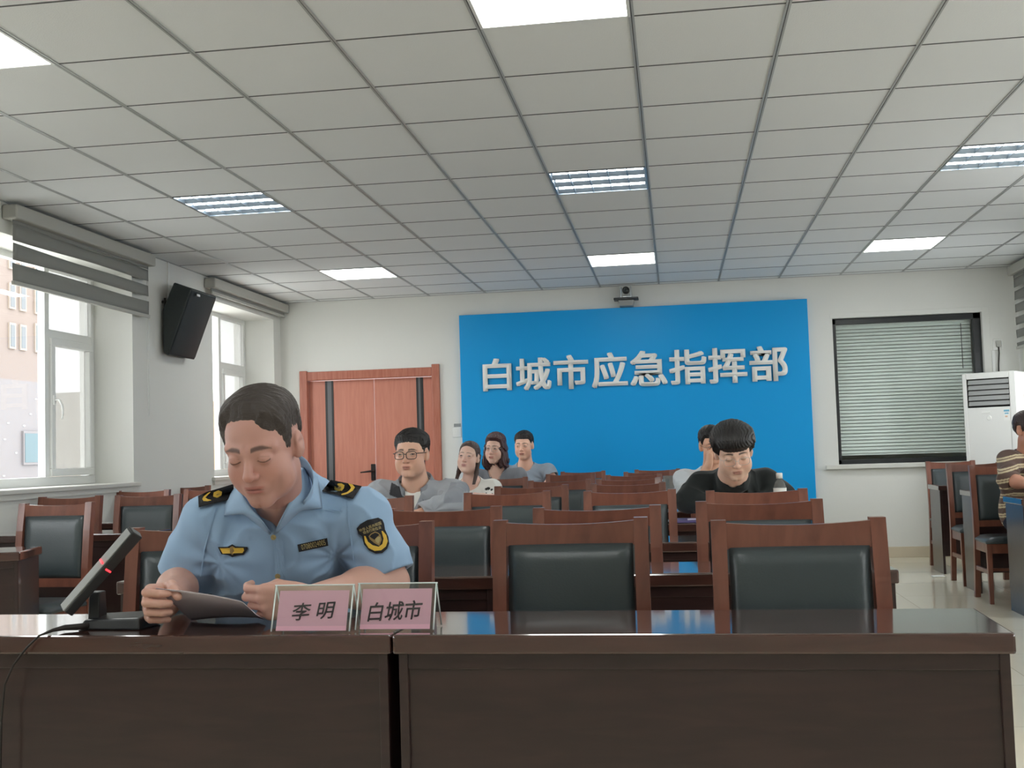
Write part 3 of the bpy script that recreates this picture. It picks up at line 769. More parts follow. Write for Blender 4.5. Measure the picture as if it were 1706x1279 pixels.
# middle block tables: the joint between the two halves falls between chairs
for i, y in enumerate(rows):
    seam = RX-1.268
    if i:
        for q in range(110):
            c = RX-1.268+(.012*((q+1)//2))*(1 if q % 2 else -1)
            if not any(a-.045 < c < b_+.045 and y0 < y+.36 and y1 > y for (a, b_, y0, y1) in OCC): seam = c; break
    for j in range(2):
        x0, x1 = (seam, RX) if j == 0 else (seam-1.268, seam)
        lab = ('dark wood table in the %s row, %s' % (ordn[i], 'right half by the bare aisle' if j == 0 else 'left half'))
        if i == 0: lab = ['dark table nearest the camera, right part with empty glossy top', 'dark table nearest the camera, left part under nameplates and microphone'][j]
        yy = y; rz = 0
        if i == 0: rz = TR; yy = y+math.tan(TR)*((x0+x1)/2-(-.4))
        make_table(x0, x1, yy, lab, GT, rz=rz)

# air conditioner in the far right corner, turned to the room
t = empty('floor_air_conditioner', (3.02, 11.38, 0), math.radians(-32)); tag(t, 'tall white floor standing air conditioner in the far right corner', 'air conditioner')
w, d, h = .245, .19, 1.76
b = MB(); b.box(-w, w, -d+.02, d, .0, h, bev=.02, seg=3); b.build('body', M['whiteplastic'], t)
b = MB()
for (x0, x1, z0, z1) in ((-w+.006, -w+.04, .02, h-.006), (w-.062, w-.006, .02, h-.006), (-w+.04, w-.062, h-.06, h-.006), (-w+.04, w-.062, .02, .06)): b.box(x0, x1, -d, -d+.021, z0, z1, bev=.004)
b.build('front_frame', M['whiteplastic'], t)
b = MB(); b.box(-w+.04, w-.062, -d+.004, -d+.02, .06, h-.33, bev=.003); b.build('front_panel', M['whiteplastic'], t)
b = MB(); b.box(-w+.04, w-.062, -d+.018, -d+.024, h-.33, h-.06); b.build('air_outlet', M['dark'], t)
for q in range(5):
    z = h-.305+q*.05
    b = MB(); b.hull8([(-w+.055, -d+.001, z-.004), (w-.066, -d+.001, z-.004), (w-.066, -d+.004, z-.008), (-w+.055, -d+.004, z-.008)], [(-w+.055, -d+.016, z+.034), (w-.066, -d+.016, z+.034), (w-.066, -d+.019, z+.03), (-w+.055, -d+.019, z+.03)]); b.build('louver', M['grey'], t)
b = MB(); b.box(w-.125, w-.07, -d+.0025, -d+.0045, h-.46, h-.355); b.mi = 1; b.box(w-.122, w-.073, -d+.0015, -d+.0026, h-.378, h-.36); b.box(w-.115, w-.08, -d+.0015, -d+.0026, h-.4, h-.388); b.mi = 2; b.box(w-.112, w-.09, -d+.0015, -d+.0026, h-.43, h-.415)
b.build('energy_label', [M['white'], mat('label_blue', (120, 180, 205), .6), mat('label_orange', (225, 190, 160), .6)], t)
b = MB(); b.box(-.075, .0, -d+.001, -d+.0045, h-.385, h-.372, bev=.001); b.lathe([(.022, -d+.0045), (.022, -d+.002), (.018, -d+.001)], 20, (-.012, 0, h-.43), 'y'); b.build('logo', M['white'], t)

# things on the tables -----------------------------------------------------
def tent_plate(xl, xr, yf, rz, label, text, tw):
    "folded clear acrylic tent with a pink paper sheet"
    w = xr-xl; t = empty('name_plate', ((xl+xr)/2, yf, .7505), rz); tag(t, label, 'name plate', 'pink name plates')
    H, D = .1, .075
    b = MB()
    for (y0, y1) in ((0, D/2), (D, D/2)):
        s = 1 if y1 > y0 else -1
        b.hull8([(-w/2, y0, 0), (w/2, y0, 0), (w/2, y0+s*.003, 0), (-w/2, y0+s*.003, 0)], [(-w/2, y1-s*.003, H), (w/2, y1-s*.003, H), (w/2, y1, H), (-w/2, y1, H)])
    b.build('holder', M['acrylic'], t)
    b = MB(); b.tube([(-w/2, D/2, H), (w/2, D/2, H)], .0016, 8)
    for s in (-1, 1):
        b.tube([(s*(w/2-.003), .0, 0.003), (s*(w/2-.003), D/2, H)], .0018, 8); b.tube([(s*(w/2-.003), D, 0.003), (s*(w/2-.003), D/2, H)], .0016, 8)
    b.build('edge', M['acryledge'], t)
    b = MB(); m = .012
    def P(u, v, o): return (-w/2+m+(w-2*m)*u, v*(D/2)*.86+.004+o, .004+H*.84*v)
    b.quad(P(0, 0, 0), P(1, 0, 0), P(1, 1, 0), P(0, 1, 0)); b.quad(P(0, 1, .0006), P(1, 1, .0006), P(1, 0, .0006), P(0, 0, .0006)); po = b.build('paper', M['pink'], t, fixn=False)
    me = text_mesh(text, 1.0, 0.012, 0.0, shear=.12)
    co = np.array([v.co[:] for v in me.vertices]); lo, hi = co.min(0), co.max(0)
    u0, u1, v0, v1 = tw
    for v in me.vertices:
        a = (v.co.x-lo[0])/(hi[0]-lo[0]); c = (v.co.y-lo[1])/(hi[1]-lo[1])
        v.co = P(u0+(u1-u0)*a, v0+(v1-v0)*c+.06*a, -.0012)
    me.materials.append(M['ink']); o = bpy.data.objects.new('lettering', me); COL.objects.link(o); o.parent = po
    return t
M['acryledge'] = mat('acrylic_edge', (226, 232, 232), .15, .5)
def tz(x, y): return atz(x, y, .75)
pa, pm, pb = tz(444, 1057), tz(585, 1054), tz(724, 1051.5)
tent_plate(pa.x, pm.x-.001, (pa.y+pm.y)/2+.01, TR, 'left pink name plate with two handwritten characters', '李 明', (.21, .82, .24, .68))
tent_plate(pm.x+.001, pb.x, (pm.y+pb.y)/2+.01, TR, 'right pink name plate with three handwritten characters', '白城市', (.1, .88, .18, .66))

# desk microphone: a long flat wedge on a low base
t = empty('desk_microphone', (tz(185, 1049).x, tz(185, 1049).y+.035, .7506), 0); tag(t, 'black slanted desk microphone with red light at the left of the front table', 'microphone'); o0 = t.location
def L(p): return Vector(p)-o0
b = MB(); b.hull8([(-.085, -.035, 0), (.075, -.045, 0), (.085, .05, 0), (-.085, .05, 0)], [(-.07, -.028, .022), (.07, -.036, .026), (.075, .045, .034), (-.07, .045, .028)], bev=.004); b.build('base', M['black'], t)
lo0, lo1 = L(at(107, 1019, 2.50)), L(at(222, 886, 2.53))
d = (lo1-lo0).normalized(); e = Vector((0, 1, 0)); e = (e-d*e.dot(d)).normalized(); f = d.cross(e)
if f.x < 0: f = -f
ca, sa = math.cos(.75), math.sin(.75); e, f = e*ca-f*sa, f*ca+e*sa
b = MB()
def q(k, a, c): return lo0+(lo1-lo0)*k+e*a+f*c
b.hull8([q(0, -.003, 0), q(0, .03, -.004), q(0, .03, .024), q(0, -.003, .022)], [q(1, -.0, 0), q(1, .03, -.004), q(1, .03, .03), q(1, .0, .028)], bev=.003)
b.build('stem', M['mic'] if 'mic' in M else M['black'], t)
b = MB(); b.hull8([q(.004, .0, -.0005), q(.004, .0, -.0035), q(.004, .027, -.0065), q(.004, .027, -.0035)], [q(.97, .002, -.0005), q(.97, .002, -.0025), q(.97, .027, -.0065), q(.97, .027, -.0040)]); b.build('trim', M['grey'], t)  # grey strip paints in the ceiling's reflection on the stem's upper face
b = MB(); b.hull8([q(.55, -.004, .008), q(.565, -.004, .008), q(.565, .0, .008), q(.55, .0, .008)], [q(.55, -.004, .022), q(.565, -.004, .022), q(.565, 0, .022), q(.55, 0, .022)]); b.hull8([q(.575, .004, -.0075), q(.59, .004, -.0075), q(.59, .022, -.0085), q(.575, .022, -.0085)], [q(.575, .004, -.003), q(.59, .004, -.003), q(.59, .022, -.004), q(.575, .022, -.004)]); b.build('indicator_light', M['redled'], t)
nb = L(at(146, 1028, 2.53)); b = MB(); b.hull8([(nb.x-.014, -.012, .02), (nb.x+.014, -.012, .02), (nb.x+.014, .03, .02), (nb.x-.014, .03, .02)], [(nb.x-.012, -.01, .085), (nb.x+.016, -.01, .085), (nb.x+.016, .02, .085), (nb.x-.012, .02, .085)], bev=.003); b.build('neck', M['black'], t)
b = MB(); c0 = tz(150, 1052)
pts = [(c0.x-.02, c0.y+.03, .7595)]+[tuple(tz(x, y)+Vector((0, 0, .0095))) for x, y in ((128, 1051), (108, 1052), (88, 1056.5))]
pts += [(tz(70, 1060).x, tz(70, 1060).y-.012, .7535), tuple(at(45, 1078, 2.435)), tuple(at(22, 1108, 2.432)), tuple(at(8, 1140, 2.435)), tuple(at(2, 1200, 2.436)), tuple(at(0, 1330, 2.436))]
b.tube(pts, [.0075, .0075, .0065, .004]+[.0024]*(len(pts)-4), 8); o = b.build('microphone_cable', M['cable']); tag(o, 'thin dark cable from microphone hanging over the table front', 'cable')

# tumbler, bottle, folder and phone on the tables further back
pB = atz(1300, 868, .75); yb = 6.08; xb = at(1300, 830, yb).x
t = empty('water_bottle', (xb, yb, .7506)); tag(t, 'clear plastic water bottle with white cap beside the man in black', 'bottle')
M['pet'] = glassmat('clear_plastic', (240, 244, 244), haze=.2, rough=.02); M['water'] = M['pet']
b = MB(); b.lathe([(.025, 0), (.033, .004), (.033, .06), (.031, .065), (.033, .07), (.033, .12), (.031, .125), (.033, .13), (.033, .16), (.026, .185), (.016, .2), (.013, .205), (.013, .215)], 24); b.build('body', M['pet'], t)
b = MB(); b.lathe([(.0165, .21), (.0165, .236), (.014, .239)], 20); b.build('cap', M['white'], t)
b = MB(); b.lathe([(.0337, .095), (.0337, .162)], 24, cap=False); b.build('label', M['white'], t)
yt = 8.3; xt = at(1116, 808, yt).x
t = empty('glass_tumbler', (xt, yt, .7506)); tag(t, 'clear glass tumbler on the sixth row table left of the man in black', 'glass')
b = MB(); b.lathe([(.036, 0), (.041, .004), (.047, .19), (.045, .19), (.038, .012), (.002, .01)], 24, cap=False); b.build('body', M['pet'], t)
yf2 = 5.97; p1 = at(1152, 866, yf2)
b = MB(); b.box(-.13, .16, -.02, .2, 0, .012, bev=.002); o = b.build('folder', mat('violet_folder', (92, 82, 128), .5, .4)); o.location = (p1.x+.04, yf2, .751); tag(o, 'violet folder under the elbow of the man in black', 'folder')
b = MB(); b.box(-.07, .12, -.01, .06, 0, .006, bev=.001); o = b.build('notebook', mat('lilac_paper', (186, 178, 204), .6, .3)); o.location = (p1.x+.05, yf2, .7635); tag(o, 'lilac notebook on top of the violet folder', 'notebook')
b = MB(); b.box(-.036, .036, -.075, .075, 0, .009, bev=.003); o = b.build('smartphone', M['black']); o.location = (at(1136, 858, yf2).x+.0, yf2+.06, .7635); o.location.x -= .02; o.location.z = .751; o.location.x = p1.x-.15; tag(o, 'black phone lying beside the violet folder', 'phone')
# sheet of paper dropped on the floor beside the right tables
p = atz(1561, 958, 0); b = MB(); b.box(-.05, .05, -.04, .04, 0.001, .012, bev=.003); o = b.build('floor_socket', M['white']); o.location = (p.x-.02, p.y-.14, 0); tag(o, 'small white floor socket at the foot of a right side table', 'floor socket')
# ================================================================= people: smooth signed-distance modelling
class Vol:
    "a grid that collects smoothly joined solids and is meshed once"
    def __init__(s, lo, hi, h):
        s.lo = np.array(lo, np.float64); s.h = h
        s.n = np.ceil((np.array(hi)-s.lo)/h).astype(int)+1
        s.ax = [s.lo[i]+h*np.arange(s.n[i]) for i in range(3)]
        s.f = np.full(s.n, 0.5, np.float32)
    def region(s, lo, hi):
        a = np.clip(np.floor((np.array(lo)-s.lo)/s.h).astype(int), 0, s.n); b = np.clip(np.ceil((np.array(hi)-s.lo)/s.h).astype(int)+1, 0, s.n)
        sl = tuple(slice(a[i], b[i]) for i in range(3))
        X = s.ax[0][sl[0]].astype(np.float32)[:, None, None]; Y = s.ax[1][sl[1]].astype(np.float32)[None, :, None]; Z = s.ax[2][sl[2]].astype(np.float32)[None, None, :]
        return sl, X, Y, Z
    def put(s, sl, d, k=0.0, op='u'):
        if d.size == 0: return
        a = s.f[sl]
        if op == 'u':
            r = smin(a, d, k)
        elif op == 's':
            r = -smin(-a, d, k)
        else:
            r = -smin(-a, -d, k)
        s.f[sl] = r
    def cone(s, a, b, ra, rb, k=0.0, op='u'):
        a = np.array(a, float); b = np.array(b, float); m = max(ra, rb)+k+3*s.h
        sl, X, Y, Z = s.region(np.minimum(a, b)-m, np.maximum(a, b)+m)
        s.put(sl, dcone(X, Y, Z, a, b, ra, rb), k, op); return s
    def chain(s, pts, rs, k=0.0):
        for i in range(len(pts)-1): s.cone(pts[i], pts[i+1], rs[i], rs[i+1], k)
        return s
    def ell(s, c, r, k=0.0, op='u', A=None):
        c = np.array(c, float); m = max(r)+k+3*s.h
        sl, X, Y, Z = s.region(c-m, c+m)
        s.put(sl, dell(X-c[0], Y-c[1], Z-c[2], r, A), k, op); return s
    def mesh(s):
        return surface_nets(s.f, s.lo, s.h)
def smin(a, b, k):
    if k <= 0: return np.minimum(a, b)
    h = np.maximum(k-np.abs(a-b), 0)/k
    return np.minimum(a, b)-h*h*(k*.25)
def dcone(X, Y, Z, a, b, ra, rb):
    ab = b-a; L2 = max(float(ab@ab), 1e-9)
    t = np.clip(((X-a[0])*ab[0]+(Y-a[1])*ab[1]+(Z-a[2])*ab[2])/L2, 0, 1)
    return np.sqrt((X-a[0]-t*ab[0])**2+(Y-a[1]-t*ab[1])**2+(Z-a[2]-t*ab[2])**2)-(ra+(rb-ra)*t)
def dell(x, y, z, r, A=None):
    if A is not None:
        A = np.array(A, float)
        x, y, z = A[0][0]*x+A[0][1]*y+A[0][2]*z, A[1][0]*x+A[1][1]*y+A[1][2]*z, A[2][0]*x+A[2][1]*y+A[2][2]*z
    k0 = np.sqrt((x/r[0])**2+(y/r[1])**2+(z/r[2])**2); k1 = np.sqrt((x/r[0]**2)**2+(y/r[1]**2)**2+(z/r[2]**2)**2)+1e-6
    return k0*(k0-1)/k1
def surface_nets(f, lo, h):
    ins = f < 0
    n = np.array(f.shape)
    cnt = np.zeros(n-1, np.int8)
    for dx in (0, 1):
        for dy in (0, 1):
            for dz in (0, 1): cnt += ins[dx:n[0]-1+dx, dy:n[1]-1+dy, dz:n[2]-1+dz]
    idx = np.argwhere((cnt > 0) & (cnt < 8))
    ids = np.full(n-1, -1, np.int32); ids[idx[:, 0], idx[:, 1], idx[:, 2]] = np.arange(len(idx))
    acc = np.zeros((len(idx), 3)); c = np.zeros(len(idx))
    crn = [(i, j, k) for i in (0, 1) for j in (0, 1) for k in (0, 1)]
    fv = {q: f[idx[:, 0]+q[0], idx[:, 1]+q[1], idx[:, 2]+q[2]] for q in crn}
    for q in crn:
        for axx in range(3):
            if q[axx]: continue
            w = list(q); w[axx] = 1; w = tuple(w)
            a, b = fv[q], fv[w]; m = (a < 0) != (b < 0)
            t = np.where(m, a/np.where(m, a-b, 1), 0)
            p = np.tile(np.array(q, float), (len(idx), 1)); p[:, axx] += t
            acc[m] += p[m]; c[m] += 1
    V = lo+(idx+acc/c[:, None])*h
    F = []
    for axx in range(3):
        o = [i for i in range(3) if i != axx]
        A = np.moveaxis(ins, axx, 0)
        e = np.moveaxis(A[1:] != A[:-1], 0, axx)
        sl = [slice(None)]*3; sl[o[0]] = slice(1, -1); sl[o[1]] = slice(1, -1)
        p = np.argwhere(e[tuple(sl)]); p[:, o[0]] += 1; p[:, o[1]] += 1
        q = []
        for d0, d1 in ((0, 0), (1, 0), (1, 1), (0, 1)):
            r = p.copy(); r[:, o[0]] -= 1-d0; r[:, o[1]] -= 1-d1
            q.append(ids[r[:, 0], r[:, 1], r[:, 2]])
        q = np.stack(q, 1)
        flip = ins[p[:, 0], p[:, 1], p[:, 2]]
        if axx == 1: flip = ~flip
        q[~flip] = q[~flip][:, ::-1]
        F.append(q[(q >= 0).all(1)])
    F = np.concatenate(F)
    a, b_, c_ = V[F[:, 0]], V[F[:, 1]], V[F[:, 2]]; g = V.mean(0)
    if np.einsum('ij,ij->i', a-g, np.cross(b_-g, c_-g)).sum() < 0: F = F[:, ::-1]
    return V, np.ascontiguousarray(F)
# cheap cloth noise: creases from a few warped waves
_W = [(rng.normal(size=3), rng.uniform(0, 6.28)) for _ in range(12)]
def waves(X, Y, Z, freq, seed=0):
    r = 0
    for i in range(4):
        v, p = _W[(i+seed) % 12]; v = v/np.linalg.norm(v)*freq*(1+.35*i)
        u, p2 = _W[(i+seed+5) % 12]; u = u/np.linalg.norm(u)*freq*.6
        r = r+np.sin(v[0]*X+v[1]*Y+v[2]*Z+p+1.2*np.sin(u[0]*X+u[1]*Y+u[2]*Z+p2))/(1+.5*i)
    return r/2.4
class Frame:
    "head frame: x to the image right, y out of the face, z up"
    def __init__(s, c, yaw=0, pitch=0, roll=0, k=1.0):
        y, p, r = math.radians(yaw), math.radians(pitch), math.radians(roll)
        F = np.array([math.sin(y)*math.cos(p), -math.cos(y)*math.cos(p), -math.sin(p)])
        U = np.array([0, 0, 1.0]); U = U-F*(U@F); U /= np.linalg.norm(U); Xa = np.cross(U, F)
        U, Xa = U*math.cos(r)+Xa*math.sin(r), Xa*math.cos(r)-U*math.sin(r)
        s.c = np.array(c, float); s.R = np.array([Xa, F, U]); s.k = k
    def loc(s, X, Y, Z):
        X = (X-s.c[0])/s.k; Y = (Y-s.c[1])/s.k; Z = (Z-s.c[2])/s.k; R = s.R.astype(np.float32)
        return R[0, 0]*X+R[0, 1]*Y+R[0, 2]*Z, R[1, 0]*X+R[1, 1]*Y+R[1, 2]*Z, R[2, 0]*X+R[2, 1]*Y+R[2, 2]*Z
    def pts(s, V): return ((V-s.c) @ s.R.T)/s.k
    def w(s, x, y, z): return s.c+s.k*(s.R.T @ np.array([x, y, z], float))
def sphere(x, y, z, c, r): return np.sqrt((x-c[0])**2+(y-c[1])**2+(z-c[2])**2)-r
def A3(v): return np.array(v, float)
def cranium(x, y, z, P):
    w = P.get('w', 1.0)
    d = dell(x, y+.014, z-.036, (.0755*w, .094, .082))
    d = smin(d, dell(x, y-.024, z+.03, (.0635*w, .066, .086)), .03)
    return d
def head_sdf(x, y, z, P):
    w = P.get('w', 1.0); jw = P.get('jaw', 1.0); ck = P.get('cheek', 1.0)
    ax = np.abs(x)
    d = cranium(x, y, z, P)
    d = smin(d, dell(x, y-.024, z+.077, (.050*jw*w, .056, .040)), .03)
    d = smin(d, sphere(ax, y, z, (.010, .070, -.104), .0165), .02)
    d = smin(d, sphere(ax, y, z, (.037*w, .047, -.040), .0315*ck), .02)          # cheeks
    d = smin(d, sphere(ax, y, z, (.039*w, .030, -.066), .028*jw), .02)
    d = smin(d, dcone(ax, y, z, A3((.008, .078, .019)), A3((.046*w, .061, .022)), .014, .0125), .012)   # brow ridge
    d = -smin(-d, sphere(ax, y, z, (.032*w, .104, .000), .0155), .016)           # sockets
    d = smin(d, sphere(ax, y, z, (.0325*w, .0735, .0005), .0158), .005)          # lids
    d = smin(d, dcone(ax, y, z, A3((0, .084, .010)), A3((0, .1065, -.030)), .0065, .0105), .010)  # nose
    d = smin(d, sphere(x, y, z, (0, .1045, -.033), .0108), .006)
    d = smin(d, dell(ax-.0118, y-.0945, z+.0362, (.0068, .0092, .0068)), .005)
    d = -smin(-d, dell(ax-.0066, y-.101, z+.0438, (.0034, .005, .0024)), .003)
    d = smin(d, dell(x, y-.0815, z+.066, (.025, .0145, .016)), .014)              # mouth mound
    d = smin(d, dell(x, y-.0905+11*ax**2, z+.0628, (.0225, .0066, .0042)), .005)
    d = smin(d, dell(x, y-.0900+11*ax**2, z+.0722, (.019, .0068, .0052)), .005)
    d = -smin(-d, dell(x, y-.0985+11*ax**2, z+.0674, (.0185, .0055, .0022)), .005)
    d = -smin(-d, dell(x, y-.094, z+.083, (.018, .006, .004)), .008)
    nf = P.get('folds', 0)
    if nf: d = -smin(-d, dcone(ax, y, z, A3((.020, .094, -.040)), A3((.034, .074, -.072)), .0022*nf, .0026*nf), .006)
    # ears
    e = dell(ax-.079*w, y+.010, z+.004, (.0085, .0185, .031)); e = -smin(-e, sphere(ax, y, z, (.0925*w, -.004, .002), .0095), .005)
    e = smin(e, sphere(ax, y, z, (.074*w, -.001, -.028), .0085), .006)
    e = smin(e, sphere(ax, y, z, (.0725*w, -.006, -.014), .013), .006)
    return smin(d, e, .008)
def add_head(vol, fr, P, k=.02):
    m = .19*fr.k
    sl, X, Y, Z = vol.region(fr.c-m, fr.c+m)
    x, y, z = fr.loc(X, Y, Z)
    d = head_sdf(x, y, z, P).astype(np.float32)*fr.k
    vol.put(sl, d, k)
def skin_tint(V, fr, P):
    q = fr.pts(V); x, y, z = q[:, 0], q[:, 1], q[:, 2]; w = P.get('w', 1.0); ax = np.abs(x)
    c = np.tile(s2l(P['skin']), (len(V), 1))
    def mixin(m, rgb, a=1.0):
        m = np.clip(m, 0, 1)[:, None]*a; c[:] = c*(1-m)+s2l(rgb)*m
    def sm(v, e=.0015): return np.clip(.5-v/(2*e), 0, 1)
    face = (y > .02)
    # warmer cheeks, nose and ears
    mixin(np.exp(-((ax-.036)**2+(z+.035)**2)/.0006)*face, P.get('blush', tuple(np.array(P['skin'])*np.array([1.0, .90, .88]))), .5)
    mixin(np.exp(-((ax)**2+(z+.035)**2)/.00025)*face, tuple(np.array(P['skin'])*np.array([1.0, .9, .88])), .5)
    if P.get('stubble'):
        mixin(np.exp(-((ax)**2/.0022+(z+.085)**2/.0012))*face, tuple(np.array(P['skin'])*np.array([.82, .80, .82])), P['stubble'])
    lip = np.minimum(np.sqrt((x/.0235)**2+((z+.0625)/.0048)**2), np.sqrt((x/.020)**2+((z+.0725)/.0058)**2))-1
    mixin(sm(lip, .12)*(y > .07), P.get('lips', (172, 98, 92)), .7)
    mixin(sm(np.abs(z+.0672+2.0*x*x)-.0009, .0006)*(ax < .0215)*(y > .07), (92, 46, 44))
    # brows: tapered arcs
    bx = (ax-.032*w)/.0195; bz = P.get('browz', .0225)+.0035*(1-bx**2)-.002*bx*P.get('browtilt', 1)
    th = P.get('browth', .0033)*np.clip(1.25-bx, .35, 1.15)
    mixin(sm(np.abs(z-bz)-th, .0016)*(np.abs(bx) < 1.08)*face, P.get('browc', (52, 42, 40)), .9)
    ex, ez = .0325*w, .0005
    u = (ax-ex)/.0138
    if P.get('eyes', 'open') == 'open':
        op = P.get('eyeh', .0042)*1.18
        up = ez+.0012+op*(1-np.abs(u)**2.2); lw = ez+.0008-op*.62*(1-np.abs(u)**2.2)
        inn = (np.abs(u) < 1)*face
        m = np.clip(np.minimum(up-z, z-lw)/.0012, 0, 1)*inn
        mixin(m, (222, 216, 210))
        gx = P.get('gaze', 0.0)
        ir = np.sqrt((x-np.sign(x)*ex-gx)**2+(z-ez-.0008)**2)
        mixin(m*sm(ir-.0064, .001), (44, 32, 28)); mixin(m*sm(ir-.0022, .0008), (14, 11, 11))
        mixin(sm(np.abs(z-up)-.0015, .0008)*(np.abs(u) < 1.05)*face, (40, 30, 28), .9)
        mixin(sm(np.abs(z-lw)-.0005, .0006)*(np.abs(u) < 1.0)*face, (120, 80, 72), .6)
    else:
        cl = ez-.0058+.0030*u*u
        mixin(sm(np.abs(z-cl)-.0012, .0008)*(np.abs(u) < 1.05)*face, (46, 32, 30), .9)
        mixin(sm(np.abs(z-(ez+.0072-.004*u*u))-.0006, .0008)*(np.abs(u) < 1.0)*face, tuple(np.array(P['skin'])*.72), .5)
    return c
def hairline(y, front, side, back, ear=.024, temple=.0):
    return np.interp(y, [-.13, -.060, -.044, -.030, .006, .016, .030, .046, .066, .1], [back, back, -.02, ear, ear, side, side+.012, .046+temple, front-.006, front])
def add_hair(vol, fr, P, front=.07, side=-.02, back=-.075, t=.012, top=.0, temple=0.0, comb=(1.0, .0, 0.0), rough=.0022, extra=None, sideT=None, shape=None):
    m = (.2+P.get('hairpad', 0))*fr.k
    sl, X, Y, Z = vol.region(fr.c-m, fr.c+m)
    x, y, z = fr.loc(X, Y, Z); ax = np.abs(x)
    d = cranium(x, y, z, P)
    if P.get('nape'): d = smin(d, np.sqrt((ax-.03)**2+(y+.05)**2+(z+.05)**2)-.045, .03)
    zh = hairline(y, front, side, back, temple=temple)
    if shape is not None: zh = zh+shape(x, y, z)
    hn = z-zh
    T = t+top*np.clip((z-.04)/.06, 0, 1)
    if sideT is not None: T = T+sideT*np.clip(1-np.abs(z-.05)/.07, 0, 1)*np.clip(ax/.06, 0, 1)
    q = comb[0]*x+comb[1]*y+comb[2]*z
    st = np.sin(520*(q+.006*np.sin(60*(y-z)+40*x)))+.7*np.sin(1130*(q+.004*np.sin(90*z+50*y))+1.3)+.8*np.sin(210*q+3*np.sin(55*x+35*y))
    T = T*np.clip(hn/P.get('ramp', .03), -2, 1)+rough*.5*st*np.clip(hn/.02, 0, 1)-.0025
    h = (d-T)
    if extra is not None: h = extra(x, y, z, h)
    vol.put(sl, (h*fr.k).astype(np.float32))
def hand(vol, wr, d, u, n, k=1.0, curl=((30, 70, 35),)*4, spread=0.0, thumb=None, sm=.009):
    "wr wrist, d towards the knuckles, u thumb side, n the way the palm faces"
    d = A3(d); d /= np.linalg.norm(d); u = A3(u); u = u-d*(u@d); u /= np.linalg.norm(u); n0 = A3(n); n0 = n0-d*(n0@d)-u*(n0@u); n0 /= np.linalg.norm(n0)
    wr = A3(wr)
    P = lambda a, b, c: wr+k*(d*a+u*b+n0*c)
    kn = [(.090, .031), (.094, .0105), (.089, -.0100), (.080, -.0290)]
    ln = [(.043, .026, .021), (.047, .030, .022), (.044, .028, .021), (.034, .021, .019)]
    rr = [.0098, .0100, .0095, .0083]
    for i in range(4):
        vol.cone(P(.0, kn[i][1]*.55, 0), P(kn[i][0], kn[i][1], 0), .0145*k, .0112*k, .014*k)
        vol.cone(P(.02, kn[i][1]*.8, .006), P(kn[i][0]*.9, kn[i][1], .007), .011*k, .0095*k, .012*k)
    vol.cone(P(.012, .018, .008), P(.05, .03, .012), .017*k, .013*k, .012*k)      # thumb pad
    vol.cone(P(.012, -.018, .006), P(.06, -.028, .008), .015*k, .011*k, .012*k)
    tips = []
    for i in range(4):
        p = P(kn[i][0], kn[i][1], 0); a = 0.0; r = rr[i]*k
        sp = spread*(1.5-i)/1.5
        for j in range(3):
            a += math.radians(curl[i][j])
            dr = d*math.cos(a)+n0*math.sin(a)+u*sp*math.cos(a); dr /= np.linalg.norm(dr)
            q = p+dr*ln[i][j]*k
            vol.cone(p, q, r, r*.93, .0025*k if j else .006*k); r *= .93; p = q
        tips.append(p)
    if thumb is None: thumb = [(.028, .026, .012), (.055, .045, .022), (.082, .047, .034), (.104, .040, .044)]
    tp = [P(*q) for q in thumb]
    vol.chain(tp, [.0145*k, .0118*k, .0108*k, .0092*k], .006*k)
    return tips
def px_poly_mesh(name, poly, bvh, off, thick, m, parent, cuts=4, seg=None):
    "a patch cut to an outline, laid on the cloth below it"
    bm = bmesh.new(); vs = [bm.verts.new((p[0], p[1], 0)) for p in poly]; bm.faces.new(vs)
    bmesh.ops.triangulate(bm, faces=bm.faces)
    ml = seg or 6.0
    for _ in range(cuts):
        es = [e for e in bm.edges if e.calc_length() > ml]
        if not es: break
        bmesh.ops.subdivide_edges(bm, edges=es, cuts=1); bmesh.ops.triangulate(bm, faces=[f for f in bm.faces if len(f.verts) > 3])
    return lay(bm, name, bvh, off, thick, m, parent)
def lay(bm, name, bvh, off, thick, m, parent, smooth_depth=True):
    vs = list(bm.verts); O = Vector((0, 0, HC)); dep = []
    for v in vs:
        dr = Vector(ray(v.co.x, v.co.y)); dr.normalize()
        h = bvh.ray_cast(O, dr); dep.append(h[3])
    good = [x for x in dep if x is not None]; mean = sorted(good)[len(good)//2] if good else 2.6
    dep = [mean if (x is None or abs(x-mean) > .12) else x for x in dep]
    if smooth_depth:
        ix = {v: i for i, v in enumerate(vs)}
        for _ in range(3):
            nd = list(dep)
            for i, v in enumerate(vs):
                nb = [dep[ix[e.other_vert(v)]] for e in v.link_edges]
                if nb: nd[i] = .5*dep[i]+.5*sum(nb)/len(nb)
            dep = nd
    for v, dd in zip(vs, dep):
        dr = Vector(ray(v.co.x, v.co.y)); dr.normalize(); v.co = O+dr*(dd-off)
    if thick:
        ext = bmesh.ops.extrude_face_region(bm, geom=list(bm.faces))
        for v in [g for g in ext['geom'] if isinstance(g, bmesh.types.BMVert)]:
            dr = (v.co-O).normalized(); v.co -= dr*thick
    bmesh.ops.recalc_face_normals(bm, faces=bm.faces)
    me = bpy.data.meshes.new(name); bm.to_mesh(me); bm.free(); me.materials.append(m)
    o = bpy.data.objects.new(name, me); COL.objects.link(o); o.parent = parent
    o.matrix_parent_inverse = parent.matrix_world.inverted() if parent else Matrix()
    return o
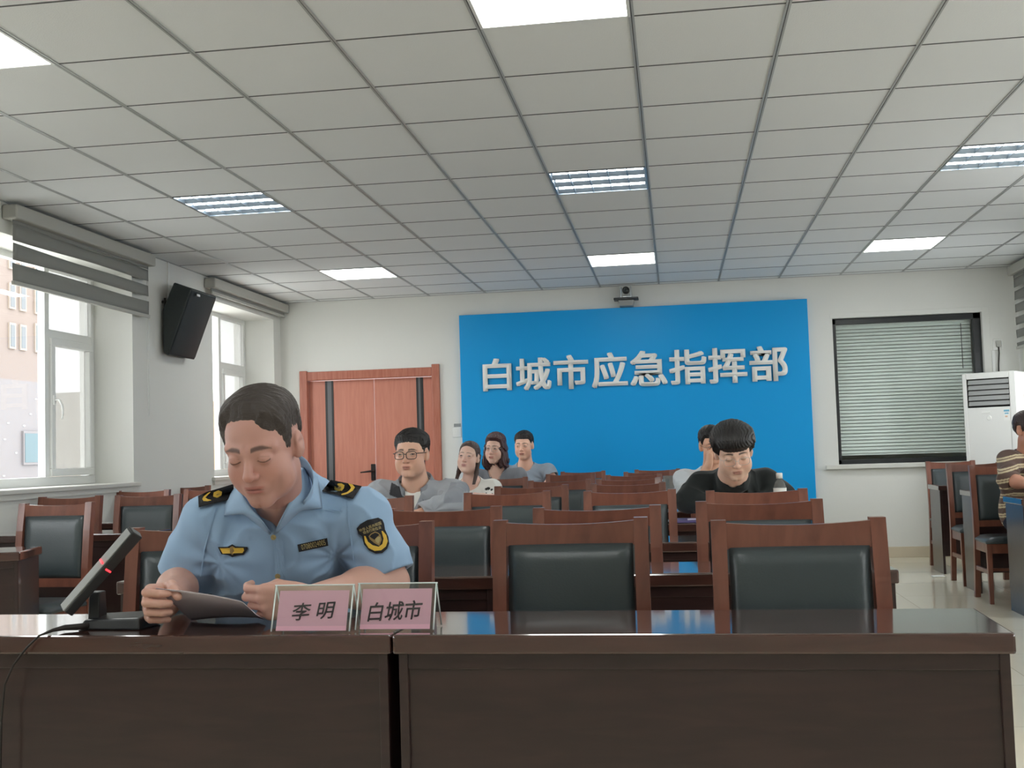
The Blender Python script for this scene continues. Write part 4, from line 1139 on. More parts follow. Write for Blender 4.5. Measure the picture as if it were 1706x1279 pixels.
def text_on(name, body, quad, bvh, off, m, parent, bold=.0):
    "lettering stretched over a 4-point outline (pixels: tl tr br bl) and laid on the cloth"
    me = text_mesh(body, 1.0, bold); co = np.array([v.co[:] for v in me.vertices]); lo, hi = co.min(0), co.max(0)
    bm = bmesh.new(); bm.from_mesh(me); bpy.data.meshes.remove(me)
    tl, tr, br, bl = [np.array(q, float) for q in quad]
    for v in bm.verts:
        a = (v.co.x-lo[0])/(hi[0]-lo[0]); c = 1-(v.co.y-lo[1])/(hi[1]-lo[1])
        p = (tl*(1-a)+tr*a)*(1-c)+(bl*(1-a)+br*a)*c; v.co = (p[0], p[1], 0)
    return lay(bm, name, bvh, off, 0, m, parent, False)
def bvh_of(V, F): return BVHTree.FromPolygons([tuple(v) for v in V], [tuple(int(i) for i in q) for q in F])
def glasses(root, fr, m, w=.0255, h=.0165, r=.0013, y=.108, z=0.0, ex=.0335, rim=True, lens=True):
    b = MB(); to = lambda x, yy, zz: tuple(fr.w(x, yy, zz)-np.array(root.location))
    for s in (-1, 1):
        pts = []
        for q in range(28):
            t = 2*math.pi*q/28; cx, sx = math.cos(t), math.sin(t)
            pts.append(to(s*ex+w*math.copysign(abs(cx)**.6, cx), y-.35*abs(s*ex+w*cx)**2/.06*.5, z+h*math.copysign(abs(sx)**.7, sx)-(.002 if sx < 0 else 0)))
        b.tube(pts, r*fr.k if rim else r*.6*fr.k, 6, closed=True)
        b.tube([to(s*(ex+w), y-.012, z+h*.45), to(s*(ex+w+.012), y-.02, z+h*.5), to(s*(.082), .03, .008), to(s*.082, -.01, .01)], r*fr.k, 6)
    b.tube([to(-.009, y, z+.004), to(0, y+.003, z+.006), to(.009, y, z+.004)], r*fr.k, 6)
    o = b.build('glasses', m, root)
    if lens:
        g = MB()
        for s in (-1, 1):
            vs = [g.bm.verts.new(to(s*ex+w*.97*math.copysign(abs(math.cos(t))**.6, math.cos(t)), y-.0005, z+h*.97*math.copysign(abs(math.sin(t))**.7, math.sin(t)))) for t in [2*math.pi*q/20 for q in range(20)]]
            g.bm.faces.new(vs)
        g.build('lens', M['lens'], o)
    return o
def ring_collar(root, name, m, c, ax_up, fwd, rx, ry, h, flare, open_deg, lay_w, thick=.004, dip=.0, tilt=0.0):
    "turned down collar: stand then fall, open in front"
    c = A3(c); U = A3(ax_up); U /= np.linalg.norm(U); F = A3(fwd); F = F-U*(F@U); F /= np.linalg.norm(F); X = np.cross(U, F)
    b = MB(); loc = np.array(root.location)
    def fn(u, v):
        a = math.radians(open_deg+(360-2*open_deg)*u)          # 0 = front
        ff = math.cos(a); e = (1+ff)/2
        drop = dip*e**2
        if v < .45:
            k = v/.45; r = 1.0; zz = h*k
        else:
            k = (v-.45)/.55; r = 1+flare*k; zz = h-(lay_w*(1-.0*e))*k*(1+.35*e)+.004*math.sin(math.pi*k)
        p = c+X*(rx*r*math.sin(a))+F*(ry*r*math.cos(a)+.012*e*(v-.45 if v > .45 else 0))+U*(zz-drop)
        return tuple(p-loc)
    b.grid(fn, 40, 12)
    o = b.build(name, m, root, fixn=False); md = o.modifiers.new('thickness', 'SOLIDIFY'); md.thickness = thick; md.offset = 0
    return o
M['skin'] = mat('skin', (200, 150, 128), .48, .4, vcol=True, sss=.12, bump=(420, .03))
M['hairm'] = mat('hair', (30, 27, 26), .42, .45, bump=(60, .25, (6, 1, 1)))
M['hairbrown'] = mat('brown_hair', (74, 56, 50), .42, .45, bump=(60, .25, (6, 1, 1)))
M['hairauburn'] = mat('auburn_hair', (72, 46, 46), .4, .5, bump=(60, .25, (6, 1, 1)))
M['cloth'] = mat('cloth', (200, 200, 200), .85, .2, vcol=True, sheen=.15, bump=(700, .06))
M['lens'] = glassmat('spectacle_lens')
M['trouser'] = mat('dark_trousers', (46, 48, 58), .85, .2, bump=(500, .06))
M['shoe'] = mat('black_shoe', (26, 25, 25), .35, .5)

def body_np(name, V, F, m, root, tint=None):
    return mesh_np(name, V-np.array(root.location), F, m, root, True, tint)
def trousers(root, pel, knees, feet, r=.075, h=.012):
    lo = np.minimum.reduce([A3(pel)-.24]+[A3(k)-.12 for k in knees]+[A3(f)-.15 for f in feet]); hi = np.maximum.reduce([A3(pel)+.24]+[A3(k)+.12 for k in knees]+[A3(f)+.15 for f in feet])
    lo[2] = -.02
    v = Vol(lo, hi, h)
    v.ell(pel, (.165, .12, .1), .05)
    for s, k, f in zip((-1, 1), knees, feet):
        hp = A3(pel)+A3((s*.085, -.02, -.02)); v.cone(hp, k, .085, .062, .05); v.cone(k, A3(f)+A3((0, 0, .1)), .062, .046, .02)
    V, F = v.mesh(); o = body_np('trousers', V, F, M['trouser'], root)
    for s, f in zip((-1, 1), feet):
        b = MB(); x, y, z = A3(f)-np.array(root.location)
        def fn(u, w):
            a = 2*math.pi*u; t = w*math.pi/2
            return (x+.046*math.cos(a)*math.cos(t)*(1 if math.sin(a) < 0 else .9), y-.07+.135*math.sin(a)*math.cos(t), .0+.085*math.sin(t)*(.75+.25*math.sin(a)))
        b.grid(fn, 20, 8); bmesh.ops.remove_doubles(b.bm, verts=b.bm.verts, dist=.0005); bmesh.ops.holes_fill(b.bm, edges=[e for e in b.bm.edges if e.is_boundary]); b.build('shoe', M['shoe'], root)
    return o
# ================================================================= the uniformed man reading at the front table
def officer():
    root = empty('person', (-1.0, 3.02, 0)); bpy.context.view_layer.update()
    tag(root, 'man in light blue uniform shirt with black shoulder boards reading a paper', 'person')
    P = dict(skin=(190, 144, 132), w=1.06, jaw=1.0, cheek=.98, ramp=.055, eyes='closed', browth=.0042, browc=(86, 66, 62), stubble=.25, lips=(168, 98, 92))
    fr = Frame(at(438, 742, 2.56), yaw=-3, pitch=23, roll=-3, k=1.03)
    N = A3(at(468, 846, 2.80)); nk = fr.w(.0, -.03, -.07)
    SLj, SRj = A3(at(352, 876, 2.84)), A3(at(598, 864, 2.87))
    EL, ER = A3(at(300, 972, 2.87)), A3(at(648, 970, 2.87))
    WL, WR = A3(at(285, 998, 2.60)), A3(at(508, 998, 2.60))
    C = A3(at(463, 915, 2.89)); B = A3((at(466, 1010, 2.96)[0], 2.965, .71)); pel = A3((-1.0, 2.93, .575))
    UB = A3(at(482, 850, 2.945))
    # ---- body: head, neck, trunk, arms and hands in one surface
    v = Vol((-1.42, 2.36, .46), (-.62, 3.2, 1.33), .0025)
    v.ell(C, (.165, .10, .155), .05); v.ell(B, (.16, .105, .17), .05); v.ell(pel, (.16, .13, .09), .06); v.cone(SLj, SRj, .05, .05, .05); v.ell(UB, (.1, .08, .09), .05)
    v.cone(nk, N, .062, .056, .03); v.cone(N, UB, .056, .06, .04)
    for S, E, W in ((SLj, EL, WL), (SRj, ER, WR)):
        v.cone(S, E, .056, .047, .03); m = E+(W-E)*.35; v.cone(E, m, .046, .046, .03); v.cone(m, W, .046, .029, .03)
    add_head(v, fr, P, .025)
    dL = A3(at(247, 1006, 2.505))-WL
    hand(v, WL, dL, (.12, 0, 1), (1, 0, 0), 1.06, curl=((22, 82, 40), (28, 84, 44), (32, 84, 44), (36, 82, 40)), thumb=[(.026, .024, .014), (.055, .040, .030), (.082, .036, .052), (.098, .026, .074)])
    dR = A3((-.93, -.22, -.05))
    hand(v, WR, dR, (.0, -.15, 1), (0, 1, .1), 1.04, curl=((30, 52, 28), (34, 56, 30), (40, 58, 30), (44, 58, 30)), thumb=[(.026, .024, .014), (.060, .034, .022), (.092, .026, .026), (.118, .012, .028)])
    V, F = v.mesh(); tint = skin_tint(V, fr, P)
    hd = np.linalg.norm(V-fr.c, axis=1) > .19
    tint[hd] = s2l((200, 156, 140))
    body = body_np('body', V, F, M['skin'], root, tint); del v
    # ---- hair, combed over to his right, thin on top
    v = Vol(fr.c-A3((.13, .15, .13)), fr.c+A3((.13, .15, .16)), .0018)
    def shp(x, y, z):
        left = np.clip((x-.018)/.022, 0, 1); lft2 = np.clip((-x-.052)/.012, 0, 1)
        return (y > .0)*(-.030*left*np.clip((y)/.04, 0, 1))-.02*lft2*(y > .02)
    add_hair(v, fr, P, front=.087, side=-.002, back=-.05, t=.0095, top=.012, temple=.024, comb=(.35, 1.0, .2), rough=.0018, shape=shp)
    V, F = v.mesh(); body_np('hair', V, F, mat('greying_hair', (62, 54, 50), .45, .45, bump=(60, .3, (1, 6, 6))), root)
    # ---- shirt
    blue = s2l((148, 176, 205))
    v = Vol((-1.46, 2.55, .46), (-.58, 3.24, 1.2), .0038)
    v.ell(C, (.185, .14, .165), .05); v.ell(B, (.185, .150, .18), .06); v.ell(pel, (.175, .145, .09), .07); v.cone(SLj, SRj, .066, .066, .06); v.ell(UB, (.13, .105, .112), .07)
    v.cone(N+A3((0, .02, -.02)), UB, .085, .09, .05)
    HL, HR = SLj+(EL-SLj)*1.02, SRj+(ER-SRj)*1.02
    for S, H, ro in ((SLj, HL, .068), (SRj, HR, .070)):
        a = H-S; L = np.linalg.norm(a); a = a/L
        v.cone(S, S+a*.12, .068, .068, .05); v.cone(S+a*.10, H, .070, ro, .03)
    # cloth creases
    sl, X, Y, Z = v.region(v.lo, v.lo+v.n*v.h)
    w1 = waves(X, Y, Z, 34, 1); w2 = waves(X, Y*1.2, Z*.6, 62, 4)
    crease = .0065*(1-np.abs(w1))**3-.0020*w2
    # drag lines running from the armpits and around the sleeves
    for (S, sg) in ((SLj, -1), (SRj, 1)):
        ap = S+A3((-sg*.05, -.05, -.09)); r = np.sqrt((X-ap[0])**2+(Z-ap[2])**2)+.02; th = np.arctan2(Z-ap[2], X-ap[0])
        crease = crease+.0022*np.sin(th*9+6*r)*np.exp(-((r-.09)/.07)**2)
    # placket down the front
    v.f += (-crease).astype(np.float32)
    # cut the hem of the sleeves, open neck
    for S, H, E, ro in ((SLj, HL, EL, .066), (SRj, HR, ER, .067)):
        a = (H-S)/np.linalg.norm(H-S); s0 = H-a*.02
        tilt = A3((0, -.25, 0)); nrm = a+tilt*.4; nrm /= np.linalg.norm(nrm)
        sl, X, Y, Z = v.region(H-.14, H+.14)
        plane = (X-s0[0])*nrm[0]+(Y-s0[1])*nrm[1]+(Z-s0[2])*nrm[2]
        rad = dcone(X, Y, Z, S, H+a*.1, .10, .105)
        v.put(sl, np.maximum(-plane, rad).astype(np.float32), 0, 's')
        v.cone(s0-a*.025, H+a*.06, ro-.012, ro-.003, .004, 's')
    Vp = A3(at(454.5, 889, 2.70)); 
    sl, X, Y, Z = v.region((-1.3, 2.55, .9), (-.75, 2.9, 1.2))
    dz = Z-Vp[2]; lx = X-Vp[0]-.05*dz
    vv = np.maximum(np.maximum(np.abs(lx)-.60*dz+.001, (Y-2.83)), -(dz)).astype(np.float32)
    v.put(sl, vv*.85+0*X+0*Z, .004, 's')
    v.cone(N+A3((.0, .012, .035)), nk+A3((0, 0, .06)), .060, .066, .004, 's')
    V, F = v.mesh()
    tint = np.tile(blue, (len(V), 1))
    shirt = body_np('shirt', V, F, M['cloth'], root, tint); bv = bvh_of(V, F); del v
    shirtm = mat('shirt_blue', (148, 176, 205), .85, .2, sheen=.15, bump=(700, .06))
    # collar flaps: fold line against the neck, points lying on the chest
    def flap(name, fold, edge, bul, n=14):
        def cr(pts, u):
            k = u*(len(pts)-1); i = min(int(k), len(pts)-2); f = k-i
            return pts[i]*(1-f)+pts[i+1]*f
        b = MB(); loc = np.array(root.location)
        fo = [A3(p) for p in fold]; ed = [A3(p) for p in edge]
        vd = -A3(ray(460, 840)); vd /= np.linalg.norm(vd)
        def fn(u, w):
            p = cr(fo, u)*(1-w)+cr(ed, u)*w+vd*bul*math.sin(math.pi*w)*(.4+.6*math.sin(math.pi*min(u*1.1, 1)))
            return tuple(p-loc)
        b.grid(fn, n, 8); o = b.build(name, shirtm, root, fixn=False); md = o.modifiers.new('thickness', 'SOLIDIFY'); md.thickness = .0035; md.offset = 0
        return o
    def onsh(x, y, off):
        dr = Vector(ray(x, y)).normalized(); h = bv.ray_cast(Vector((0, 0, HC)), dr); dd = h[3] if h[3] else 2.75
        return Vector((0, 0, HC))+dr*(dd-off)
    flap('collar', [at(508, 772, 2.80), at(499, 792, 2.715), at(487, 825, 2.675), at(472, 858, 2.665), onsh(456, 888, .006)], [at(528, 790, 2.84), onsh(532, 812, .014), onsh(536, 846, .014), onsh(500, 849, .02), onsh(459, 889, .010)], .012)
    flap('collar', [at(398, 806, 2.78), at(404, 826, 2.70), at(418, 847, 2.68), at(436, 867, 2.67), onsh(452, 888, .006)], [at(386, 820, 2.82), onsh(376, 842, .012), onsh(374, 858, .014), onsh(402, 852, .016), onsh(450, 890, .010)], .010)
    b = MB(); loc = np.array(root.location)
    ncen = (N+nk)/2+A3((.004, .012, .01)); nU = (nk-N)/np.linalg.norm(nk-N)
    def stand(u, w):
        a = math.radians(75+210*u); f = A3((0, -1, 0)); f = f-nU*(f@nU); f /= np.linalg.norm(f); x = np.cross(nU, f)
        r = .078+.004*w; p = ncen+x*r*math.sin(a)+f*r*math.cos(a)+nU*(-.035+.05*w+.012*(1-math.cos(a))*.5)
        return tuple(p-loc)
    b.grid(stand, 30, 3); o = b.build('collar', shirtm, root, fixn=False); md = o.modifiers.new('thickness', 'SOLIDIFY'); md.thickness = .003
    # ---- insignia
    blackc = mat('badge_black', (34, 33, 36), .7, .3, bump=(900, .1)); gold = mat('badge_gold', (224, 184, 70), .5, .4, bump=(700, .15)); dull = mat('badge_thread', (176, 160, 112), .6, .3); bronze = mat('badge_bronze', (150, 124, 76), .5, .4)
    def on(o):
        bpy.context.view_layer.update(); mw = o.matrix_world
        return BVHTree.FromPolygons([mw @ q.co for q in o.data.vertices], [tuple(q.vertices) for q in o.data.polygons])
    e1 = px_poly_mesh('shoulder_board', [(551, 799), (603, 809.5), (588, 831), (536, 818)], bv, .010, .006, blackc, root); e1['label'] = 'black shoulder board with gold emblem'
    T_e1 = on(e1)
    px_poly_mesh('emblem', [(563, 805), (569, 805), (574, 808), (573, 813), (569, 818), (562, 818), (557, 815), (557.5, 809)], T_e1, 0.0030, .0012, gold, e1)
    px_poly_mesh('emblem', [(564, 809), (568, 809), (570, 812), (566, 815), (562, 814)], T_e1, 0.0046, .0006, bronze, e1)
    px_poly_mesh('chevron', [(580, 805), (587, 806.5), (591.5, 811.5), (587, 818), (580, 823), (569, 824.5), (568.5, 822.5), (578, 819.5), (583, 815.5), (585, 812), (583, 809)], T_e1, 0.0030, .0012, gold, e1)
    e2 = px_poly_mesh('shoulder_board', [(389, 806), (390, 830), (331, 845), (330, 826), (345, 819)], bv, .010, .006, blackc, root); e2['label'] = 'black shoulder board with gold emblem'
    T_e2 = on(e2)
    px_poly_mesh('emblem', [(356, 820), (364, 816.5), (370, 819), (369, 825), (362, 829), (355, 827)], T_e2, 0.0024, .0012, gold, e2)
    px_poly_mesh('emblem', [(360, 821), (365, 820), (366, 823), (361, 825)], T_e2, 0.0030, .0006, bronze, e2)
    px_poly_mesh('chevron', [(353, 817.5), (345, 822), (339, 827), (337, 831), (340, 836), (351, 834), (352, 832.5), (346, 831), (342, 828.5), (347, 823.5)], T_e2, 0.0024, .0012, gold, e2)
    b1 = px_poly_mesh('chest_badge', [(363, 911), (379, 910.5), (387, 906.5), (393, 910), (412, 911), (413, 914), (406, 924), (395, 925), (387, 928), (380, 924.5), (369, 923)], bv, .003, .002, blackc, root)
    T_b1 = on(b1)
    px_poly_mesh('wing', [(366, 913), (409, 912.5), (404, 921), (371, 922)], T_b1, 0.0012, .0008, gold, b1)
    px_poly_mesh('shield', [(383, 911.5), (387, 909.5), (391, 911.5), (391.5, 919), (387, 924.5), (383, 920)], T_b1, 0.0024, .0006, bronze, b1)
    b2 = px_poly_mesh('name_tag', [(495.5, 907), (545, 896), (547, 909), (498, 919.5)], bv, .003, .002, blackc, root); b2['label'] = 'black number tag'
    T_b2 = on(b2)
    text_on('number', '07080024005', [(501, 907.5), (541, 898.5), (543, 907.5), (503, 916)], T_b2, 0.0014, dull, b2, .0)
    pat = [(594.5, 880), (600, 873), (612, 866), (630, 862), (637, 865.5), (640, 872), (641.5, 882), (647, 894), (648.5, 905), (645, 914), (637, 921), (626, 922), (615, 917), (606.5, 907), (603, 893), (597, 889)]
    b3 = px_poly_mesh('sleeve_patch', pat, bv, .0035, .002, blackc, root); b3['label'] = 'black and gold arm patch'
    T_b3 = on(b3)
    px_poly_mesh('crescent', [(606.5, 892.5), (609, 892.8), (613, 902), (621, 908), (631, 910.5), (637, 906), (639, 897), (635.5, 884.5), (637.5, 884), (643.5, 891), (646, 901), (643, 910), (635, 916.5), (624, 917.5), (614, 912.5), (608, 903)], T_b3, 0.0012, .0008, gold, b3)
    px_poly_mesh('crest', [(614, 893), (618, 888.5), (625, 885), (630, 887), (634, 890.5), (636, 899), (632, 909), (623, 904), (616, 898)], T_b3, 0.0012, .0006, bronze, b3)
    px_poly_mesh('crest', [(616, 893.5), (619, 890), (625, 887), (629.5, 888.5), (632, 891), (628, 894), (624, 899), (619, 896)], T_b3, 0.0024, .0005, blackc, b3)
    px_poly_mesh('crest', [(625, 897.5), (629, 894.5), (633.5, 894), (633, 900), (630.5, 905.5), (626, 902)], T_b3, 0.0024, .0005, dull, b3)
    text_on('lettering', '中华人民共和国', [(597.5, 881.5), (634, 868.0), (636.0, 873.3), (600, 886.5)], T_b3, 0.0012, dull, b3, .01)
    text_on('lettering', '综合行政执法', [(603.5, 885), (634, 875.3), (635.5, 880.3), (606, 890)], T_b3, 0.0012, dull, b3, .01)
    for x, y in ((455.5, 895), (462.5, 960)):
        px_poly_mesh('button', [(x+4.6*math.cos(t), y+4.6*math.sin(t)) for t in [2*math.pi*q/14 for q in range(14)]], bv, .003, .003, gold if False else mat('button_gold', (176, 160, 110), .35, .5, metal=.4), root)
    # placket, yoke seams and pocket flaps stitched on the shirt
    px_poly_mesh('placket', [(455, 890), (470, 886), (480, 1008), (461, 1008)], bv, .0012, .0012, shirtm, root, seg=9)
    px_poly_mesh('yoke', [(497, 845), (534, 848), (570, 855), (574, 826), (571, 822), (566, 852), (535, 845)], bv, .0012, .001, shirtm, root)
    for ln in ([(577, 828), (580, 860), (586, 905), (592, 950)], [(362, 845), (352, 872), (340, 915), (334, 960)], [(373, 860), (392, 857), (401, 853)]):
        po = [(x-1.1, y) for x, y in ln]+[(x+1.1, y) for x, y in reversed(ln)]
        if ln[0][0] == 373: po = [(x, y-1) for x, y in ln]+[(x, y+1) for x, y in reversed(ln)]
        px_poly_mesh('seam', po, bv, .0010, .0012, shirtm, root)
    trousers(root, pel, [A3((-1.13, 2.62, .50)), A3((-.87, 2.62, .50))], [A3((-1.15, 2.72, 0)), A3((-.85, 2.72, 0))])
    # ---- the sheet he reads from
    TL, TR, TR2 = A3(at(259, 979, 2.472)), A3(at(404, 1004, 2.485)), A3(at(427, 1024, 2.52))
    BL, BR, BR2 = A3(at(318, 1033, 2.66)), A3(at(430, 1031, 2.66)), A3(at(443, 1032, 2.62))
    po = empty('sheet_of_paper', tuple((TL+BR)/2)); bpy.context.view_layer.update(); bpy.data.objects.remove(po)
    ctr = (TL+BR)/2
    b = MB()
    def fn(u, w):
        top = TL*(1-u/.82)+TR*(u/.82) if u < .82 else TR*(1-(u-.82)/.18)+TR2*((u-.82)/.18)
        bot = BL*(1-u/.82)+BR*(u/.82) if u < .82 else BR*(1-(u-.82)/.18)+BR2*((u-.82)/.18)
        p = top*(1-w)+bot*w+A3((0, -.006, .004))*math.sin(math.pi*w)*(1-u)+A3((0, 0, .006))*math.sin(math.pi*u)
        return tuple(p-ctr)
    b.grid(fn, 30, 12); o = b.build('sheet_of_paper', M['paper'], fixn=False); o.location = ctr
    md = o.modifiers.new('thickness', 'SOLIDIFY'); md.thickness = .0006
    tag(o, 'sheet of paper in the hands of the uniformed man', 'paper')
officer()
# ================================================================= the people seated further back
def sit(H, k, label, P, yaw=0, pitch=0, roll=0, fwd=0.0, width=.185, h=.0045, chest_y=.06, drop=.235, chair_x=None, arms=None, build=1.0, twist=0.0, pelvis=None):
    "joints of a seated figure hung from the head centre H"
    J = {}
    J['fr'] = Frame(H, yaw, pitch, roll, k); fr = J['fr']; J['k'] = k; J['P'] = P; J['h'] = h
    H = A3(H)
    J['nk'] = fr.w(0, -.03, -.07)
    J['N'] = H+A3((0, .05+fwd*.35, -P.get('neck', .178)))*k
    N = J['N']
    J['SL'] = N+A3((-width, .02+twist, -.055))*k; J['SR'] = N+A3((width, .02-twist, -.055))*k
    J['C'] = N+A3((0, .035+fwd*.25, -.16))*k; J['B'] = N+A3((0, .06+fwd*.7, -.34))*k
    J['B'][2] = max(J['B'][2], .665); J['pel'] = A3(pelvis) if pelvis is not None else A3((N[0], N[1]+.09+fwd, .575))
    root = empty('person', (J['pel'][0], J['pel'][1], 0)); bpy.context.view_layer.update(); tag(root, label, 'person'); J['root'] = root
    J['EL'], J['WL'], J['ER'], J['WR'] = [A3(q) for q in arms]
    J['bw'] = build
    for q, zm in (('EL', .858), ('ER', .858), ('WL', .815), ('WR', .815)):
        if any(y-.08 < J[q][1] < y+.52 for y in rows+[7.62]): J[q][2] = max(J[q][2], zm)
    return J
def trunk(v, J, g, k2=.05):
    b = J['bw']; k = J['k']
    v.ell(J['C'], ((.150*b+g)*k, (.105*b+g)*k, (J.get('cz', .16)+g)*k), k2); v.ell(J['B'], ((.145*b+g)*k, (.115*b+g)*k, (.155+g)*k), .06); v.ell(J['pel'], (.155+g, .125+g, .10+g), .06)
    v.cone(J['SL'], J['SR'], .052+g, .052+g, .05); v.cone(J['N']+A3((0, .03, -.03)), J['C'], .075+g, .10+g, .05)
def skin_body(J, hands=True, hp=None):
    fr = J['fr']; k = J['k']
    pts = np.array([J[q] for q in ('SL', 'SR', 'EL', 'ER', 'WL', 'WR', 'C', 'B', 'pel', 'N')]+[fr.c])
    lo = pts.min(0)-.19; hi = pts.max(0)+.19; lo[2] = max(lo[2], .45)
    v = Vol(lo, hi, J['h'])
    trunk(v, J, -.012); v.cone(J['nk'], J['N'], .054*k*J['P'].get('nw', 1), .064*k*J['P'].get('nw', 1), .03)
    v.cone(J['N'], J['C'], .06, .08, .04)
    for S, E, W in ((J['SL'], J['EL'], J['WL']), (J['SR'], J['ER'], J['WR'])):
        v.cone(S, E, .050, .042, .03); m = E+(W-E)*.35; v.cone(E, m, .041, .042, .03); v.cone(m, W, .042, .027, .03)
    add_head(v, fr, J['P'], .025)
    hp = hp or {}
    for s, W, E in ((-1, J['WL'], J['EL']), (1, J['WR'], J['ER'])):
        q = hp.get(s, {}); d = A3(q.get('d', W-E))
        if 'd' not in q: d[2] = abs(d[2])*.3
        d = d/np.linalg.norm(d)
        hand(v, W, d, q.get('u', A3((0, 1, .15))), q.get('n', A3((0, .15, -1))), .98*k, curl=q.get('curl', ((8, 14, 8), (8, 15, 8), (9, 16, 9), (10, 18, 10))), thumb=q.get('thumb'))
    V, F = v.mesh(); t = skin_tint(V, fr, J['P'])
    far = np.linalg.norm(V-fr.c, axis=1) > .185*k
    t[far] = s2l(J['P']['skin'])
    body_np('body', V, F, M['skin'], J['root'], t)
def garment(J, name, g, rgb, sleeve=1.0, sr=(.066, .058), neck=.066, vneck=None, crease=(30, .0045, 55, .0015), tintf=None, m=None, hem=None, extra=None, low=.46, ndrop=.0):
    fr = J['fr']; k = J['k']
    ends = []
    for S, E, W in ((J['SL'], J['EL'], J['WL']), (J['SR'], J['ER'], J['WR'])):
        a = E-S
        ends.append(S+a*sleeve if sleeve <= 1 else W+(E-W)*(2-sleeve))
    pts = np.array([J['SL'], J['SR'], J['EL'], J['ER'], J['C'], J['B'], J['pel'], J['N']]+ends); lo = pts.min(0)-.2; hi = pts.max(0)+.14; lo[2] = max(lo[2], low); hi[2] = J['N'][2]+.09
    v = Vol(lo, hi, J['h'])
    trunk(v, J, g)
    for (S, E, W), H in zip(((J['SL'], J['EL'], J['WL']), (J['SR'], J['ER'], J['WR'])), ends):
        if sleeve <= 1: v.cone(S, H, sr[0], sr[1], .035)
        else: v.cone(S, E, sr[0], sr[1], .035); v.cone(E, H, sr[1], sr[1]*.70, .03)
    sl, X, Y, Z = v.region(v.lo, v.lo+v.n*v.h)
    c = crease[1]*(1-np.abs(waves(X, Y, Z, crease[0], 2)))**3-crease[3]*waves(X, Y, Z, crease[2], 7)
    for S, sg in ((J['SL'], -1), (J['SR'], 1)):
        ap = S+A3((-sg*.045, -.05, -.08)); r = np.sqrt((X-ap[0])**2+(Z-ap[2])**2)+.02; th = np.arctan2(Z-ap[2], X-ap[0])
        c = c+crease[1]*.45*np.sin(th*8+5*r)*np.exp(-((r-.09)/.07)**2)
    v.f += (-c).astype(np.float32)
    for (S, E, W), H in zip(((J['SL'], J['EL'], J['WL']), (J['SR'], J['ER'], J['WR'])), ends):
        p = S if sleeve <= 1 else E; a = (H-p)/np.linalg.norm(H-p); s0 = H-a*.012
        sl, X, Y, Z = v.region(H-.13, H+.13); pl = (X-s0[0])*a[0]+(Y-s0[1])*a[1]+(Z-s0[2])*a[2]
        v.put(sl, np.maximum(-pl, dcone(X, Y, Z, p, H+a*.08, .09, .09)).astype(np.float32), 0, 's')
        rr = sr[1] if sleeve <= 1 else sr[1]*.70
        v.cone(s0-a*.02, H+a*.05, rr-.010, rr-.006, .003, 's')
    N, nk = J['N'], J['nk']
    v.cone(N+A3((0, -.004, -.012-ndrop))*1.0, nk+A3((0, 0, .08)), neck*k, neck*k*1.12, .006, 's')
    if vneck:
        wv, dv = vneck      # slope, depth below the neck base
        bx, bz = N[0]+fr.R[1][0]*.05, N[2]-dv
        sl, X, Y, Z = v.region((N[0]-.2, N[1]-.3, bz-.02), (N[0]+.2, N[1]+.02, N[2]+.12))
        d = np.maximum(np.maximum(np.abs(X-bx)-wv*(Z-bz), Y-(N[1]-.0)), -(Z-bz))+0*X
        v.put(sl, (d*.85).astype(np.float32), .004, 's')
    if extra: extra(v)
    V, F = v.mesh()
    t = np.tile(s2l(rgb), (len(V), 1))
    if tintf: t = tintf(V, t)
    o = body_np(name, V, F, m or M['cloth'], J['root'], t)
    return o, V, F
def hairdo(J, m, pad=(.13, .15, .15, .16), h=.0024, **kw):
    fr = J['fr']; v = Vol(fr.c-A3((pad[0], pad[1], pad[2])), fr.c+A3((pad[0], pad[1], pad[3])), h)
    add_hair(v, fr, J['P'], **kw); V, F = v.mesh(); return body_np('hair', V, F, m, J['root'])
def legs(J):
    p = J['pel']; J['tr'] = trousers(J['root'], p, [p+A3((-.12, -.34, -.045)), p+A3((.12, -.34, -.045))], [A3((p[0]-.12, p[1]-.30, 0)), A3((p[0]+.12, p[1]-.30, 0))], h=.015)

TZ = .75
# --- man in the grey jacket with glasses
P = dict(skin=(226, 180, 156), w=1.07, jaw=1.16, cheek=1.12, browth=.004, eyeh=.0036, lips=(180, 110, 100), nw=1.12, neck=.160, ramp=.05)
Hc = at(686, 757, 6.35)
J = sit(Hc, 1.07, 'man in a grey jacket and dark glasses sitting before the wooden door', P, yaw=-6, pitch=0, fwd=.05, width=.20, h=.004, build=1.12,
        arms=(at(618, 866, 6.28), at(668, 868, 6.12)+Vector((0, 0, .0)), at(758, 862, 6.30), at(692, 868, 6.1)), pelvis=(Hc.x, 6.48, .575))
skin_body(J)
garment(J, 'undershirt', .006, (236, 234, 228), sleeve=.6, sr=(.055, .05), neck=.064, ndrop=-.03)
grey = (164, 168, 174)
def jt(V, t):
    x = V[:, 0]-J['N'][0]; z = V[:, 2]
    a = at(632, 812, 6.1); b_ = at(664, 824, 6.1)
    front = V[:, 1] < J['C'][1]
    m = front & (V[:, 0] > a.x-.01) & (V[:, 0] < b_.x+.035) & (np.abs(V[:, 2]-(a.z-.018-(V[:, 0]-a.x)*.42)) < .034)
    t[m] = s2l((58, 58, 62))
    c = at(748, 822, 6.1); m2 = (np.abs(V[:, 0]-c.x) < .045) & (np.abs(V[:, 2]-c.z) < .055) & front
    t[m2] = s2l((146, 150, 157)); return t
garment(J, 'jacket', .022, grey, sleeve=1.93, sr=(.083, .074), neck=.075, vneck=(.46, .17), crease=(30, .010, 52, .0035), tintf=jt)
